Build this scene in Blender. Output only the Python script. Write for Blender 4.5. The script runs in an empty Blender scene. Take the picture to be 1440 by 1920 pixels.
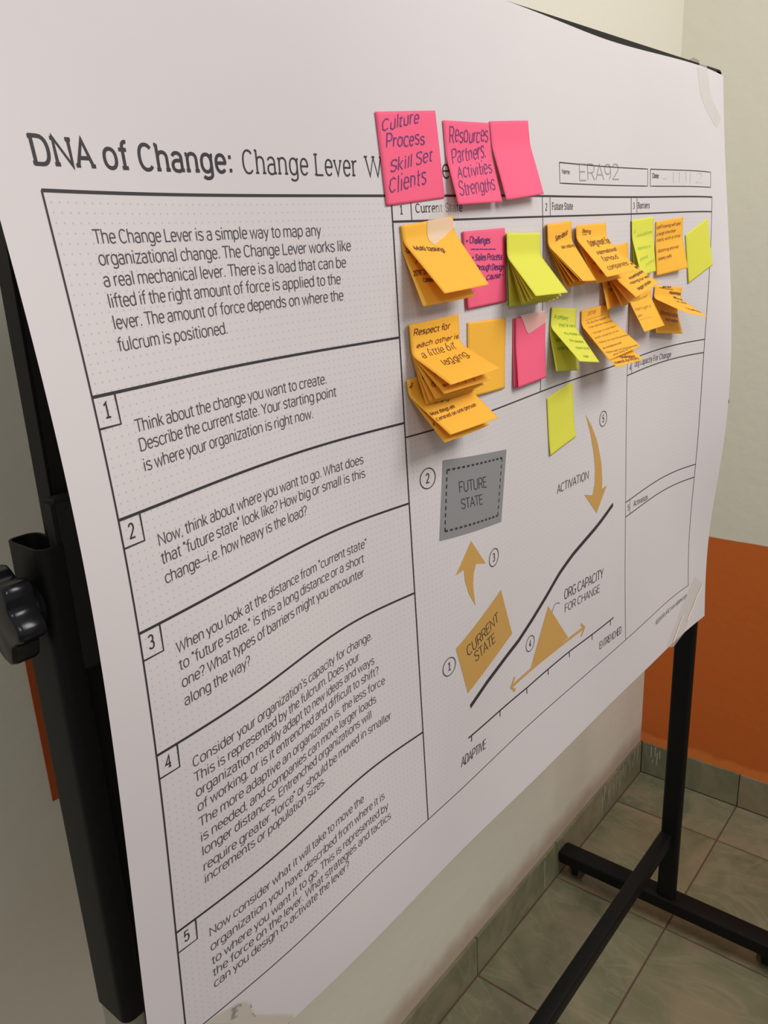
import bpy, bmesh, math, random
import numpy as np
from mathutils import Vector, Matrix
random.seed(7)
SC = bpy.context.scene
COL = SC.collection

# ---------------- camera ----------------
YAW, PITCH, ROLL, CX, CY, CZ, FPX = (0.695162, 0.306419, 0.047029, 0.834622, -2.255789, 1.654319, 1513.071946)
cyw, syw, cp, sp = math.cos(YAW), math.sin(YAW), math.cos(PITCH), math.sin(PITCH)
fwd = Vector((-syw * cp, cyw * cp, -sp)); rgt = Vector((cyw, syw, 0)); dwn = fwd.cross(rgt)
r2 = math.cos(ROLL) * rgt + math.sin(ROLL) * dwn; d2 = -math.sin(ROLL) * rgt + math.cos(ROLL) * dwn
cam = bpy.data.cameras.new('camera'); cob = bpy.data.objects.new('camera', cam); COL.objects.link(cob)
cob.matrix_world = Matrix(((r2.x, -d2.x, -fwd.x, CX), (r2.y, -d2.y, -fwd.y, CY), (r2.z, -d2.z, -fwd.z, CZ), (0, 0, 0, 1)))
cam.sensor_fit = 'VERTICAL'; cam.sensor_height = 24; cam.lens = FPX / 1920 * 24; cam.clip_start = .02
SC.camera = cob
# ---------------- world, lights, exposure ----------------
w = bpy.data.worlds.new('world'); SC.world = w; w.use_nodes = True
w.node_tree.nodes['Background'].inputs[0].default_value = (.92, .95, 1, 1)
w.node_tree.nodes['Background'].inputs[1].default_value = .36
def area(name, loc, aim, size, power, col):
    l = bpy.data.lights.new(name, 'AREA'); l.shape = 'RECTANGLE'; l.size, l.size_y = size; l.energy = power; l.color = col
    o = bpy.data.objects.new(name, l); COL.objects.link(o); o.location = loc
    o.rotation_euler = (Vector(aim) - Vector(loc)).to_track_quat('-Z', 'Y').to_euler(); return o
area('window_light', (1.95, -1.0, 2.95), (.3, -1.2, 1.6), (1.2, 1.0), 40, (1, .965, .92))
area('ceiling_light', (1.9, -3.2, 2.7), (.5, -1.6, .9), (.5, .5), 9, (1, .86, .7))
SC.view_settings.view_transform = 'Standard'; SC.view_settings.look = 'None'
SC.view_settings.gamma = 1; SC.view_settings.exposure = 0; SC.view_settings.use_curve_mapping = False

# ---------------- materials ----------------
def mat(name, col, rough=.6, spec=.5, noise=None, bump=None, trans=0, coat=0, metal=0):
    """noise = (scale, second colour, low, high); bump = (scale, strength)"""
    m = bpy.data.materials.new(name); m.use_nodes = True; nt = m.node_tree; b = nt.nodes['Principled BSDF']; L = nt.links
    b.inputs['Base Color'].default_value = (*col, 1); b.inputs['Roughness'].default_value = rough
    b.inputs['Specular IOR Level'].default_value = spec; b.inputs['Coat Weight'].default_value = coat; b.inputs['Metallic'].default_value = metal
    tc = nt.nodes.new('ShaderNodeTexCoord')
    if noise:
        n = nt.nodes.new('ShaderNodeTexNoise'); n.inputs['Scale'].default_value = noise[0]; n.inputs['Detail'].default_value = 5
        mr = nt.nodes.new('ShaderNodeMapRange'); mr.inputs[1].default_value = noise[2]; mr.inputs[2].default_value = noise[3]
        mx = nt.nodes.new('ShaderNodeMix'); mx.data_type = 'RGBA'
        mx.inputs[6].default_value = (*col, 1); mx.inputs[7].default_value = (*noise[1], 1)
        L.new(tc.outputs['Object'], n.inputs['Vector']); L.new(n.outputs[0], mr.inputs[0]); L.new(mr.outputs[0], mx.inputs[0]); L.new(mx.outputs[2], b.inputs['Base Color'])
    if bump:
        n = nt.nodes.new('ShaderNodeTexNoise'); n.inputs['Scale'].default_value = bump[0]; n.inputs['Detail'].default_value = 4
        bp = nt.nodes.new('ShaderNodeBump'); bp.inputs['Strength'].default_value = bump[1]; bp.inputs['Distance'].default_value = .01
        L.new(tc.outputs['Object'], n.inputs['Vector']); L.new(n.outputs[0], bp.inputs['Height']); L.new(bp.outputs[0], b.inputs['Normal'])
    if trans:
        t = nt.nodes.new('ShaderNodeBsdfTranslucent'); t.inputs[0].default_value = (*col, 1)
        ms = nt.nodes.new('ShaderNodeMixShader'); ms.inputs[0].default_value = trans
        out = nt.nodes['Material Output']; L.new(b.outputs[0], ms.inputs[1]); L.new(t.outputs[0], ms.inputs[2]); L.new(ms.outputs[0], out.inputs[0])
    return m
def tape_mat(name, col, alpha, rough=.35):
    m = mat(name, col, rough); m.node_tree.nodes['Principled BSDF'].inputs['Alpha'].default_value = alpha; return m
def zband(name, lo, hi, z, rough, edge=.004, lo2=None):
    """a painted wall whose colour changes at a height (object z = world z)"""
    m = mat(name, lo, rough, .3, None, (35, .12)); nt = m.node_tree; L = nt.links; b = nt.nodes['Principled BSDF']
    tc = nt.nodes.new('ShaderNodeTexCoord'); sx = nt.nodes.new('ShaderNodeSeparateXYZ'); L.new(tc.outputs['Object'], sx.inputs[0])
    n = nt.nodes.new('ShaderNodeTexNoise'); n.inputs['Scale'].default_value = 14; L.new(tc.outputs['Object'], n.inputs['Vector'])
    ad = nt.nodes.new('ShaderNodeMath'); ad.operation = 'MULTIPLY_ADD'; ad.inputs[1].default_value = edge * 4; L.new(n.outputs[0], ad.inputs[0]); L.new(sx.outputs[2], ad.inputs[2])
    gt = nt.nodes.new('ShaderNodeMapRange'); gt.inputs[1].default_value = z + edge * 2 - .0015; gt.inputs[2].default_value = z + edge * 2 + .0015; L.new(ad.outputs[0], gt.inputs[0])
    mx = nt.nodes.new('ShaderNodeMix'); mx.data_type = 'RGBA'; mx.inputs[6].default_value = (*lo, 1); mx.inputs[7].default_value = (*hi, 1)
    L.new(gt.outputs[0], mx.inputs[0]); last = mx.outputs[2]
    if lo2:   # (colour, height, softness): a repainted strip along the bottom
        g2 = nt.nodes.new('ShaderNodeMapRange'); g2.inputs[1].default_value = lo2[1] + .02; g2.inputs[2].default_value = lo2[1] + .02 + lo2[2]
        a2 = nt.nodes.new('ShaderNodeMath'); a2.operation = 'MULTIPLY_ADD'; a2.inputs[1].default_value = .04; L.new(n.outputs[0], a2.inputs[0]); L.new(sx.outputs[2], a2.inputs[2]); L.new(a2.outputs[0], g2.inputs[0])
        m2 = nt.nodes.new('ShaderNodeMix'); m2.data_type = 'RGBA'; m2.inputs[6].default_value = (*lo2[0], 1); L.new(g2.outputs[0], m2.inputs[0]); L.new(last, m2.inputs[7]); last = m2.outputs[2]
    L.new(last, b.inputs['Base Color']); return m
def paper_mat():
    m = mat('poster_paper', (.71, .665, .685), .55, .3, (3.0, (.685, .645, .665), .4, .65), None, .12); nt = m.node_tree; L = nt.links; b = nt.nodes['Principled BSDF']
    src = b.inputs['Base Color'].links[0].from_socket
    uvn = nt.nodes.new('ShaderNodeUVMap'); uvn.uv_map = 'paper'; s = nt.nodes.new('ShaderNodeSeparateXYZ'); L.new(uvn.outputs[0], s.inputs[0])
    def M(op, a, b_=None, c=None):
        n = nt.nodes.new('ShaderNodeMath'); n.operation = op
        for i, v in enumerate((a, b_, c)):
            if v is None: continue
            if isinstance(v, (int, float)): n.inputs[i].default_value = v
            else: L.new(v, n.inputs[i])
        return n.outputs[0]
    u, v = s.outputs[0], s.outputs[1]; p = .00617
    du = M('SUBTRACT', M('FRACT', M('DIVIDE', M('SUBTRACT', u, .0375 - p / 2), p)), .5); dv = M('SUBTRACT', M('FRACT', M('DIVIDE', M('SUBTRACT', v, .7331 - p / 2 - 120 * p), p)), .5)
    r = M('SQRT', M('ADD', M('MULTIPLY', du, du), M('MULTIPLY', dv, dv)))
    dot = M('LESS_THAN', r, .11)
    inside = M('MULTIPLY', M('MULTIPLY', M('GREATER_THAN', u, .0345), M('LESS_THAN', u, 1.17)), M('MULTIPLY', M('GREATER_THAN', v, .087), M('LESS_THAN', v, .75)))
    hd = M('MULTIPLY', M('GREATER_THAN', u, .3688), M('GREATER_THAN', v, .73)); k = M('MULTIPLY', M('MULTIPLY', dot, inside), M('SUBTRACT', 1, hd))
    mx = nt.nodes.new('ShaderNodeMix'); mx.data_type = 'RGBA'; L.new(k, mx.inputs[0]); L.new(src, mx.inputs[6]); mx.inputs[7].default_value = (.53, .50, .505, 1)
    L.new(mx.outputs[2], b.inputs['Base Color'])
    return m
MT = dict(
    metal=mat('black_powder_coat', (.0045, .0045, .0045), .5, .22), metal_dull=mat('worn_black_paint', (.012, .012, .0115), .6, .25),
    plastic=mat('black_plastic', (.005, .0055, .007), .22, .4), board=mat('black_board', (.004, .0045, .005), .55, .15),
    rubber=mat('caster_rubber', (.09, .065, .04), .7, .3), grout=mat('brown_grout', (.13, .075, .055), .9, .2),
    ink=mat('printed_ink', (.035, .03, .036), .6, .3), ink_soft=mat('printed_text_ink', (.075, .066, .075), .6, .3), grey=mat('printed_grey', (.235, .235, .245), .6, .3), ochre=mat('printed_ochre', (.52, .30, .085), .6, .3),
    pencil=mat('pencil', (.28, .27, .27), .6), faint=mat('faint_pencil', (.52, .50, .50), .6),
    orange=mat('orange_note_paper', (1, .56, .065), .65, .2, None, None, .22), lime=mat('lime_note_paper', (.82, .81, .10), .65, .2, None, None, .22),
    pink=mat('pink_note_paper', (1, .155, .29), .65, .2, None, None, .2),
    violet=mat('violet_ballpoint', (.09, .02, .16), .5), brown=mat('brown_marker', (.16, .035, .01), .5), redbrown=mat('red_brown_pen', (.30, .05, .02), .5), black=mat('black_pen', (.07, .03, .015), .5),
    green=mat('green_pen', (.10, .36, .03), .5), palegreen=mat('pale_green_pen', (.36, .56, .05), .5), olive=mat('olive_pencil', (.36, .20, .03), .5),
    tape=tape_mat('masking_tape', (.86, .66, .48), .72), tape_old=tape_mat('old_masking_tape', (.66, .60, .50), .6), tape_pink=tape_mat('masking_tape_on_pink', (.80, .52, .46), .72), tape_clear=tape_mat('clear_tape', (.78, .74, .68), .38, .3), shine=mat('tape_shine_streak', (.86, .80, .68), .25, .6),
    tape_pale=mat('pale_tape_wrap', (.30, .29, .23), .5), drip=mat('paint_drip', (.55, .53, .46), .7), orange_wall=mat('orange_paint', (.42, .085, .018), .55, .3))
def marble(name, a, b_, c, sc, off):
    """cloudy glazed ceramic with pale veins, different in every colourway"""
    m = mat(name, a, .25, .5); nt = m.node_tree; L = nt.links; b = nt.nodes['Principled BSDF']; tc = nt.nodes.new('ShaderNodeTexCoord')
    g = nt.nodes.new('ShaderNodeNewGeometry'); n1 = nt.nodes.new('ShaderNodeTexNoise'); n1.inputs['Scale'].default_value = sc; n1.inputs['Detail'].default_value = 6; n1.inputs['Distortion'].default_value = 1.2
    L.new(g.outputs['Position'], n1.inputs['Vector']); cr = nt.nodes.new('ShaderNodeValToRGB'); e = cr.color_ramp.elements
    e[0].position = .36; e[0].color = (*b_, 1); e[1].position = .62; e[1].color = (*a, 1); x = cr.color_ramp.elements.new(.5); x.color = (*c, 1); L.new(n1.outputs[0], cr.inputs[0])
    mp = nt.nodes.new('ShaderNodeMapping'); mp.inputs[3].default_value = (1, 2.2, 1); mp.inputs[2].default_value = (0, 0, .6 + off); mp.inputs[1].default_value = (off * 3, off, 0); L.new(g.outputs['Position'], mp.inputs[0])
    n2 = nt.nodes.new('ShaderNodeTexNoise'); n2.inputs['Scale'].default_value = 3.0; n2.inputs['Detail'].default_value = 4; n2.inputs['Distortion'].default_value = 2.0; L.new(mp.outputs[0], n2.inputs['Vector'])
    s = nt.nodes.new('ShaderNodeMath'); s.operation = 'SUBTRACT'; s.inputs[1].default_value = .5; L.new(n2.outputs[0], s.inputs[0]); ab = nt.nodes.new('ShaderNodeMath'); ab.operation = 'ABSOLUTE'; L.new(s.outputs[0], ab.inputs[0])
    mr = nt.nodes.new('ShaderNodeMapRange'); mr.inputs[1].default_value = .03; mr.inputs[2].default_value = 0; mr.inputs[3].default_value = 0; mr.inputs[4].default_value = .28; L.new(ab.outputs[0], mr.inputs[0])
    mx = nt.nodes.new('ShaderNodeMix'); mx.data_type = 'RGBA'; mx.inputs[7].default_value = (.33, .30, .21, 1); L.new(mr.outputs[0], mx.inputs[0]); L.new(cr.outputs[0], mx.inputs[6]); L.new(mx.outputs[2], b.inputs['Base Color']); return m
TILE = [marble('green_marbled_tile', (.265, .225, .145), (.165, .165, .095), (.215, .20, .12), 6, 0), marble('sage_marbled_tile', (.245, .22, .135), (.15, .16, .095), (.195, .19, .115), 7.5, 1.3), marble('sand_marbled_tile', (.27, .22, .135), (.165, .165, .09), (.22, .20, .12), 5, 2.1)]

# ---------------- mesh helpers ----------------
def link(name, verts, faces, m, parent=None, smooth=False):
    me = bpy.data.meshes.new(name); me.from_pydata([tuple(v) for v in verts], [], [tuple(f) for f in faces]); me.update()
    if m: me.materials.append(m)
    if smooth: me.polygons.foreach_set('use_smooth', [True] * len(me.polygons))
    o = bpy.data.objects.new(name, me); COL.objects.link(o)
    if parent: o.parent = parent
    return o
def box(name, x0, x1, y0, y1, z0, z1, m, parent=None, bev=0):
    bm = bmesh.new(); bmesh.ops.create_cube(bm, size=1)
    for v in bm.verts: v.co = Vector((x0 + (v.co.x + .5) * (x1 - x0), y0 + (v.co.y + .5) * (y1 - y0), z0 + (v.co.z + .5) * (z1 - z0)))
    if bev: bmesh.ops.bevel(bm, geom=bm.edges[:], offset=bev, segments=2, affect='EDGES')
    me = bpy.data.meshes.new(name); bm.to_mesh(me); bm.free(); me.materials.append(m)
    o = bpy.data.objects.new(name, me); COL.objects.link(o)
    if parent: o.parent = parent
    return o
def thing(name, label, cat, group=None):
    o = bpy.data.objects.new(name, None); COL.objects.link(o); o.empty_display_size = .05; o['label'] = label; o['category'] = cat
    if group: o['group'] = group
    return o
def tag(o, label, cat, group=None):
    o['label'] = label; o['category'] = cat
    if group: o['group'] = group
    return o
def structure(o): o['kind'] = 'structure'; return o
"""outline of a rounded rectangle, for the flat oval tubes"""
def rrect(x0, x1, y0, y1, r, n=6):
    p = []
    for cx, cy, a in ((x1 - r, y1 - r, 0), (x0 + r, y1 - r, 90), (x0 + r, y0 + r, 180), (x1 - r, y0 + r, 270)):
        for i in range(n + 1): t = math.radians(a + 90 * i / n); p.append((cx + r * math.cos(t), cy + r * math.sin(t)))
    return p
def tube_z(name, x0, x1, y0, y1, r, z0, z1, m, parent, wall=None):
    o = rrect(x0, x1, y0, y1, r); n = len(o); v = [(x, y, z0) for x, y in o] + [(x, y, z1) for x, y in o]
    f = [(i, (i + 1) % n, n + (i + 1) % n, n + i) for i in range(n)] + [tuple(range(n))[::-1]]
    if wall:   # open top with an inner wall going down
        i_ = rrect(x0 + wall, x1 - wall, y0 + wall, y1 - wall, max(r - wall, .001)); v += [(x, y, z1) for x, y in i_] + [(x, y, z1 - .12) for x, y in i_]
        f += [(n + i, n + (i + 1) % n, 2 * n + (i + 1) % n, 2 * n + i) for i in range(n)] + [(2 * n + i, 2 * n + (i + 1) % n, 3 * n + (i + 1) % n, 3 * n + i) for i in range(n)] + [tuple(range(3 * n, 4 * n))]
    else: f.append(tuple(range(n, 2 * n)))
    ob = link(name, v, f, m, parent)
    ob.data.polygons.foreach_set('use_smooth', [len(p.vertices) == 4 for p in ob.data.polygons]); ob.data.set_sharp_from_angle(angle=.7)
    return ob
"""bar along x or y with a rounded section"""
def bar(name, axis, a0, a1, b0, b1, z0, z1, m, parent, r=.004):
    o = rrect(b0, b1, z0, z1, r, 3); n = len(o)
    P = (lambda a, b, z: (a, b, z)) if axis == 'x' else (lambda a, b, z: (b, a, z))
    v = [P(a0, b, z) for b, z in o] + [P(a1, b, z) for b, z in o]
    f = [(i, (i + 1) % n, n + (i + 1) % n, n + i) for i in range(n)] + [tuple(range(n))[::-1], tuple(range(n, 2 * n))]
    if axis == 'y': f = [q[::-1] for q in f]
    ob = link(name, v, f, m, parent); ob.data.set_sharp_from_angle(angle=.7); return ob

# ---------------- the room ----------------
# corner of the room at the origin: left wall along -y (x = 0), far wall along +x (y = 0)
floor = structure(box('floor', -.1, 4.4, -5.4, .1, -.05, -.0012, MT['grout']))
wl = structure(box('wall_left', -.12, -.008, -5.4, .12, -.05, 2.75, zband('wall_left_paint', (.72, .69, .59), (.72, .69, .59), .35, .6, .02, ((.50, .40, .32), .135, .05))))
wb = structure(box('wall_back', -.008, 4.4, .008, .12, -.05, 2.75, zband('wall_back_paint', (.62, .14, .022), (.78, .75, .64), .847, .55, .001, ((.78, .21, .045), .135, .012))))
P_ = .4; YJ, XJ, GR = -.1862, .3039, .0022
k = 0
xs = [(.0, XJ)] + [(XJ + P_ * i, XJ + P_ * (i + 1)) for i in range(10)]
ys = [(YJ, 0.)] + [(YJ - P_ * (i + 1), YJ - P_ * i) for i in range(13)]
meshes = {}
def tile(parent, x0, x1, y0, y1, z0, z1, name='floor_tile'):
    global k
    k += 1; key = (round(x1 - x0, 3), round(y1 - y0, 3), round(z1 - z0, 3), k % 3)
    if key not in meshes:
        t = box(name, -(x1 - x0) / 2, (x1 - x0) / 2, -(y1 - y0) / 2, (y1 - y0) / 2, -(z1 - z0) / 2, (z1 - z0) / 2, TILE[k % 3], None, .0008); meshes[key] = t.data
    else: t = bpy.data.objects.new(name, meshes[key]); COL.objects.link(t)
    t.parent = parent; t.location = ((x0 + x1) / 2, (y0 + y1) / 2, (z0 + z1) / 2); return t
for a, b in xs:
    for c, d in ys: tile(floor, a + GR, b - GR, c + GR, d - GR, -.02, 0)
bl = structure(thing('baseboard_left', '', '')); bb = structure(thing('baseboard_back', '', ''))
for o in (bl, bb):
    del o['label']; del o['category']
HS = .1115
for c, d in ys: tile(bl, -.0078, 0, c + GR / 2, min(d - GR / 2, -.0005), .001, HS, 'skirting_tile')
for a, b in xs: tile(bb, a + GR / 2 + .0005, b - GR / 2, 0, .0078, .001, HS, 'skirting_tile')
link('skirting_grout', [(-.006, -5.4, 0), (-.006, .006, 0), (-.006, .006, HS - .002), (-.006, -5.4, HS - .002)], [(0, 1, 2, 3)], MT['grout'], bl)
link('skirting_grout', [(-.006, .006, 0), (4.4, .006, 0), (4.4, .006, HS - .002), (-.006, .006, HS - .002)], [(0, 1, 2, 3)], MT['grout'], bb)
# white paint runs on the skirting near the corner
for i in range(26):
    y = -.03 - .30 * (i / 26) + random.uniform(-.006, .006); w_ = random.uniform(.0008, .002); h = random.uniform(.015, .08); z1 = HS - random.choice((0, 0, .01, .03))
    link('paint_drip', [(.0006, y - w_, z1), (.0006, y + w_, z1), (.0006, y + w_ * .7, z1 - h), (.0006, y - w_ * .4, z1 - h - .004)], [(0, 1, 2, 3)], MT['drip'], bl)
for y, z1, h in ((-.655, .10, .085),):
    link('paint_drip', [(.0006, y - .0012, z1), (.0006, y + .0012, z1), (.0006, y + .001, z1 - h), (.0006, y - .001, z1 - h)], [(0, 1, 2, 3)], MT['drip'], bl)
for x, z1, h in ((.032, .105, .04), (.045, .108, .035), (.052, .09, .045), (.06, .1, .03), (.038, .06, .01)):
    link('paint_drip', [(x - .0014, -.0006, z1), (x + .0014, -.0006, z1), (x + .001, -.0006, z1 - h), (x - .001, -.0006, z1 - h)], [(0, 1, 2, 3)], MT['drip'], bb)
tag(box('wall_panel', -.0078, -.0065, -1.889, -1.45, 1.052, 1.30, MT['orange_wall']), 'orange painted panel on the wall behind the left post', 'panel')

# ---------------- lettering ----------------
# ---- single-stroke lettering: cap height 100, x-height 74 ----
def A(cx, cy, rx, ry, a0, a1, n=None):
    n = n or max(3, int(abs(a1 - a0) / 16)); o = []
    for i in range(n + 1):
        a = math.radians(a0 + (a1 - a0) * i / n); c, s = math.cos(a), math.sin(a); e = .88
        o.append((cx + rx * math.copysign(abs(c) ** e, c), cy + ry * math.copysign(abs(s) ** e, s)))
    return o
def J(*a):
    o = []
    for p in a:
        if isinstance(p, tuple): p = [p]
        for q in p:
            if not o or abs(q[0] - o[-1][0]) + abs(q[1] - o[-1][1]) > .5: o.append(q)
    return o
def DOT(x, y, r=5): return J((x, y - 2), (x, y + 2 * r))
# glyph: (advance, strokes, slab bars (x0, x1, y))
G = {
'a': (60, [J(A(28, 52, 20, 22, 160, 0), (48, 8), (50, 0)), J((48, 43), (32, 43), A(30, 21, 23, 22, 90, 270), A(30, 18, 19, 19, 270, 350))], [(48, 58, 0)]),
'b': (62, [J((8, 105), (8, 0)), J(A(31, 37, 23, 37, 178, -178, 20))], [(-1, 8, 105)]),
'c': (56, [J(A(31, 37, 24, 37, 40, 320, 18))], []),
'd': (62, [J((53, 105), (53, 0)), J(A(30, 37, 23, 37, 2, 358, 20))], [(43, 53, 105), (53, 62, 0)]),
'e': (57, [J((7, 39), (51, 39), A(30, 37, 22, 37, 5, 320, 18))], []),
'f': (38, [J(A(33, 82, 15, 23, 75, 180), (18, 0)), J((2, 74), (34, 74))], [(6, 32, 0)]),
'g': (61, [J(A(30, 37, 23, 37, 2, 358, 20)), J((53, 74), (53, -8), A(31, -8, 22, 20, 0, -150))], [(53, 61, 74)]),
'h': (60, [J((9, 105), (9, 0)), J((9, 46), A(30, 50, 20, 24, 165, 0), (50, 0))], [(0, 9, 105), (0, 18, 0), (41, 60, 0)]),
'i': (25, [J((12, 74), (12, 0)), J((12, 92), (12, 103))], [(3, 12, 74), (2, 22, 0)]),
'j': (25, [J((13, 74), (13, -12), A(3, -12, 10, 16, 0, -80)), J((13, 96), (13, 101))], []),
'k': (54, [J((9, 105), (9, 0)), J((46, 74), (9, 30)), J((21, 44), (49, 0))], [(0, 9, 105), (0, 18, 0), (37, 54, 0), (36, 52, 74)]),
'l': (25, [J((12, 105), (12, 0))], [(3, 12, 105), (2, 22, 0)]),
'm': (92, [J((9, 74), (9, 0)), J((9, 46), A(28, 52, 18, 22, 165, 0), (46, 0)), J((46, 46), A(65, 52, 18, 22, 165, 0), (83, 0))], [(0, 9, 74), (0, 18, 0), (38, 54, 0), (75, 92, 0)]),
'n': (60, [J((9, 74), (9, 0)), J((9, 46), A(30, 50, 20, 24, 165, 0), (50, 0))], [(0, 9, 74), (0, 18, 0), (41, 60, 0)]),
'o': (62, [J(A(31, 37, 24, 37, 90, 450, 24))], []),
'p': (62, [J((8, 74), (8, -28)), J(A(31, 37, 23, 37, 178, -178, 20))], [(-1, 8, 74), (-1, 18, -28)]),
'q': (62, [J((53, 74), (53, -28)), J(A(30, 37, 23, 37, 2, 358, 20))], []),
'r': (38, [J((9, 74), (9, 0)), J((9, 44), A(32, 46, 22, 27, 170, 82))], [(0, 9, 74), (0, 22, 0)]),
's': (55, [J(A(27, 55, 19, 19, 20, 200), (14, 46), (38, 33), A(28, 19, 20, 19, 30, -155))], []),
't': (36, [J((16, 92), (16, 16), A(28, 16, 12, 16, 180, 280)), J((2, 74), (32, 74))], []),
'u': (60, [J((9, 74), (9, 26), A(29, 24, 20, 24, 185, 345), (50, 26)), J((50, 74), (50, 0))], [(0, 9, 74), (41, 50, 74), (50, 59, 0)]),
'v': (53, [J((4, 74), (26, 0), (49, 74))], [(-2, 13, 74), (40, 55, 74)]),
'w': (80, [J((4, 74), (22, 0), (40, 70), (58, 0), (76, 74))], []),
'x': (53, [J((5, 74), (48, 0)), J((48, 74), (5, 0))], []),
'y': (53, [J((4, 74), (27, 4)), J((49, 74), (23, -12), A(10, -12, 12, 16, 0, -80))], []),
'z': (54, [J((6, 74), (48, 74), (6, 0), (49, 0))], []),
'A': (68, [J((4, 0), (34, 100), (64, 0)), J((14, 32), (54, 32))], [(-4, 13, 0), (55, 73, 0)]),
'B': (68, [J((10, 0), (10, 100), (34, 100), A(36, 76, 22, 24, 90, -90), (10, 52)), J((36, 52), A(37, 26, 25, 26, 90, -90), (10, 0))], [(1, 10, 100), (1, 10, 0)]),
'C': (72, [J(A(38, 50, 29, 50, 42, 318, 20))], []),
'D': (72, [J((10, 0), (10, 100), (32, 100), A(34, 50, 30, 50, 90, -90), (10, 0))], [(0, 10, 100), (0, 10, 0)]),
'E': (62, [J((56, 100), (10, 100), (10, 0), (57, 0)), J((10, 53), (50, 53))], []),
'F': (60, [J((56, 100), (10, 100), (10, 0)), J((10, 51), (49, 51))], [(0, 10, 100), (0, 22, 0)]),
'G': (74, [J(A(38, 50, 29, 50, 42, 300, 20), (67, 14), (67, 46), (40, 46))], []),
'H': (76, [J((10, 100), (10, 0)), J((66, 100), (66, 0)), J((10, 53), (66, 53))], []),
'I': (28, [J((14, 100), (14, 0))], []),
'L': (58, [J((10, 100), (10, 0), (55, 0))], [(0, 22, 100), (0, 10, 0)]),
'M': (92, [J((10, 0), (10, 100), (46, 8), (82, 100), (82, 0))], []),
'N': (76, [J((10, 0), (10, 100), (66, 0), (66, 100))], [(0, 10, 100), (0, 20, 0), (56, 76, 100)]),
'O': (76, [J(A(38, 50, 29, 50, 90, 450, 26))], []),
'P': (66, [J((10, 0), (10, 100), (36, 100), A(38, 72, 24, 28, 90, -90), (10, 44))], []),
'R': (68, [J((10, 0), (10, 100), (36, 100), A(38, 73, 22, 27, 90, -90), (10, 46)), J((38, 46), (61, 0))], []),
'S': (65, [J(A(33, 75, 24, 25, 10, 205), (20, 56), (46, 44), A(33, 26, 25, 26, 30, -165))], []),
'T': (64, [J((2, 100), (62, 100)), J((32, 100), (32, 0))], []),
'U': (72, [J((10, 100), (10, 32), A(36, 30, 26, 30, 180, 360), (62, 100))], []),
'V': (68, [J((4, 100), (34, 0), (64, 100))], []),
'W': (96, [J((4, 100), (26, 0), (48, 95), (70, 0), (92, 100))], [(-3, 14, 100), (40, 56, 100), (83, 99, 100)]),
'X': (66, [J((5, 100), (60, 0)), J((60, 100), (5, 0))], []),
'Y': (66, [J((4, 100), (33, 45), (62, 100)), J((33, 45), (33, 0))], []),
'0': (60, [J(A(30, 50, 23, 50, 90, 450, 24))], []),
'1': (46, [J((10, 84), (28, 100), (28, 0))], [(10, 46, 0)]),
'2': (60, [J(A(29, 72, 21, 28, 165, -28), (8, 4), (8, 0), (54, 0))], []),
'3': (60, [J(A(28, 76, 22, 24, 155, -80), (24, 53)), J((30, 53), A(29, 27, 24, 27, 80, -155))], []),
'4': (62, [J((43, 0), (43, 100), (4, 30), (58, 30))], [(30, 57, 0)]),
'5': (60, [J((50, 100), (14, 100), (10, 52), A(30, 32, 23, 32, 130, -155))], []),
'6': (60, [J(A(36, 60, 27, 40, 70, 180), A(31, 32, 22, 32, 180, -180, 18))], []),
'8': (60, [J(A(30, 76, 20, 24, 270, -90, 16)), J(A(30, 27, 24, 27, 90, 450, 16))], []),
'9': (60, [J(A(29, 67, 22, 32, 0, 360, 18), (51, 60), A(26, 40, 26, 40, 0, -60))], []),
'.': (24, [DOT(12, 2)], []), ',': (22, [J((13, 4), (8, -14))], []), ':': (24, [DOT(12, 2, 7), DOT(12, 60, 7)], []),
'?': (50, [J(A(25, 76, 19, 24, 165, -30), (24, 42), (24, 26)), DOT(24, 2)], []),
'-': (40, [J((4, 38), (34, 38))], []), '_': (82, [J((4, 38), (78, 38))], []),
'"': (30, [J((9, 105), (9, 80)), J((20, 105), (20, 80))], []), "'": (20, [J((10, 105), (10, 80))], []),
'>': (60, [J((0, 38), (46, 38)), J((30, 58), (48, 38), (30, 18))], []), '|': (24, [J((12, 110), (12, -20))], []), '@': (76, [J(A(38, 50, 36, 46, 0, 360, 20)), J(A(38, 50, 15, 22, 40, 320, 10))], []),
'+': (50, [J((4, 38), (44, 38)), J((24, 58), (24, 18))], []), '/': (40, [J((4, -5), (36, 100))], []),
' ': (25, [], []),
}
def layout(txt, slab=False, track=0):
    x = 0; out = []
    for ch in txt:
        adv, st, bars = G[ch]
        k = 1.06 if slab else 1
        for s in st: out.append([(x + a * k, b) for a, b in s])
        if slab:
            for x0, x1, y in bars: out.append([(x + x0 * k, y + (3 if y <= 0 else -3)), (x + x1 * k, y + (3 if y <= 0 else -3))])
        x += adv * k + (8 if slab else 0) + track
    return out, x
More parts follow.
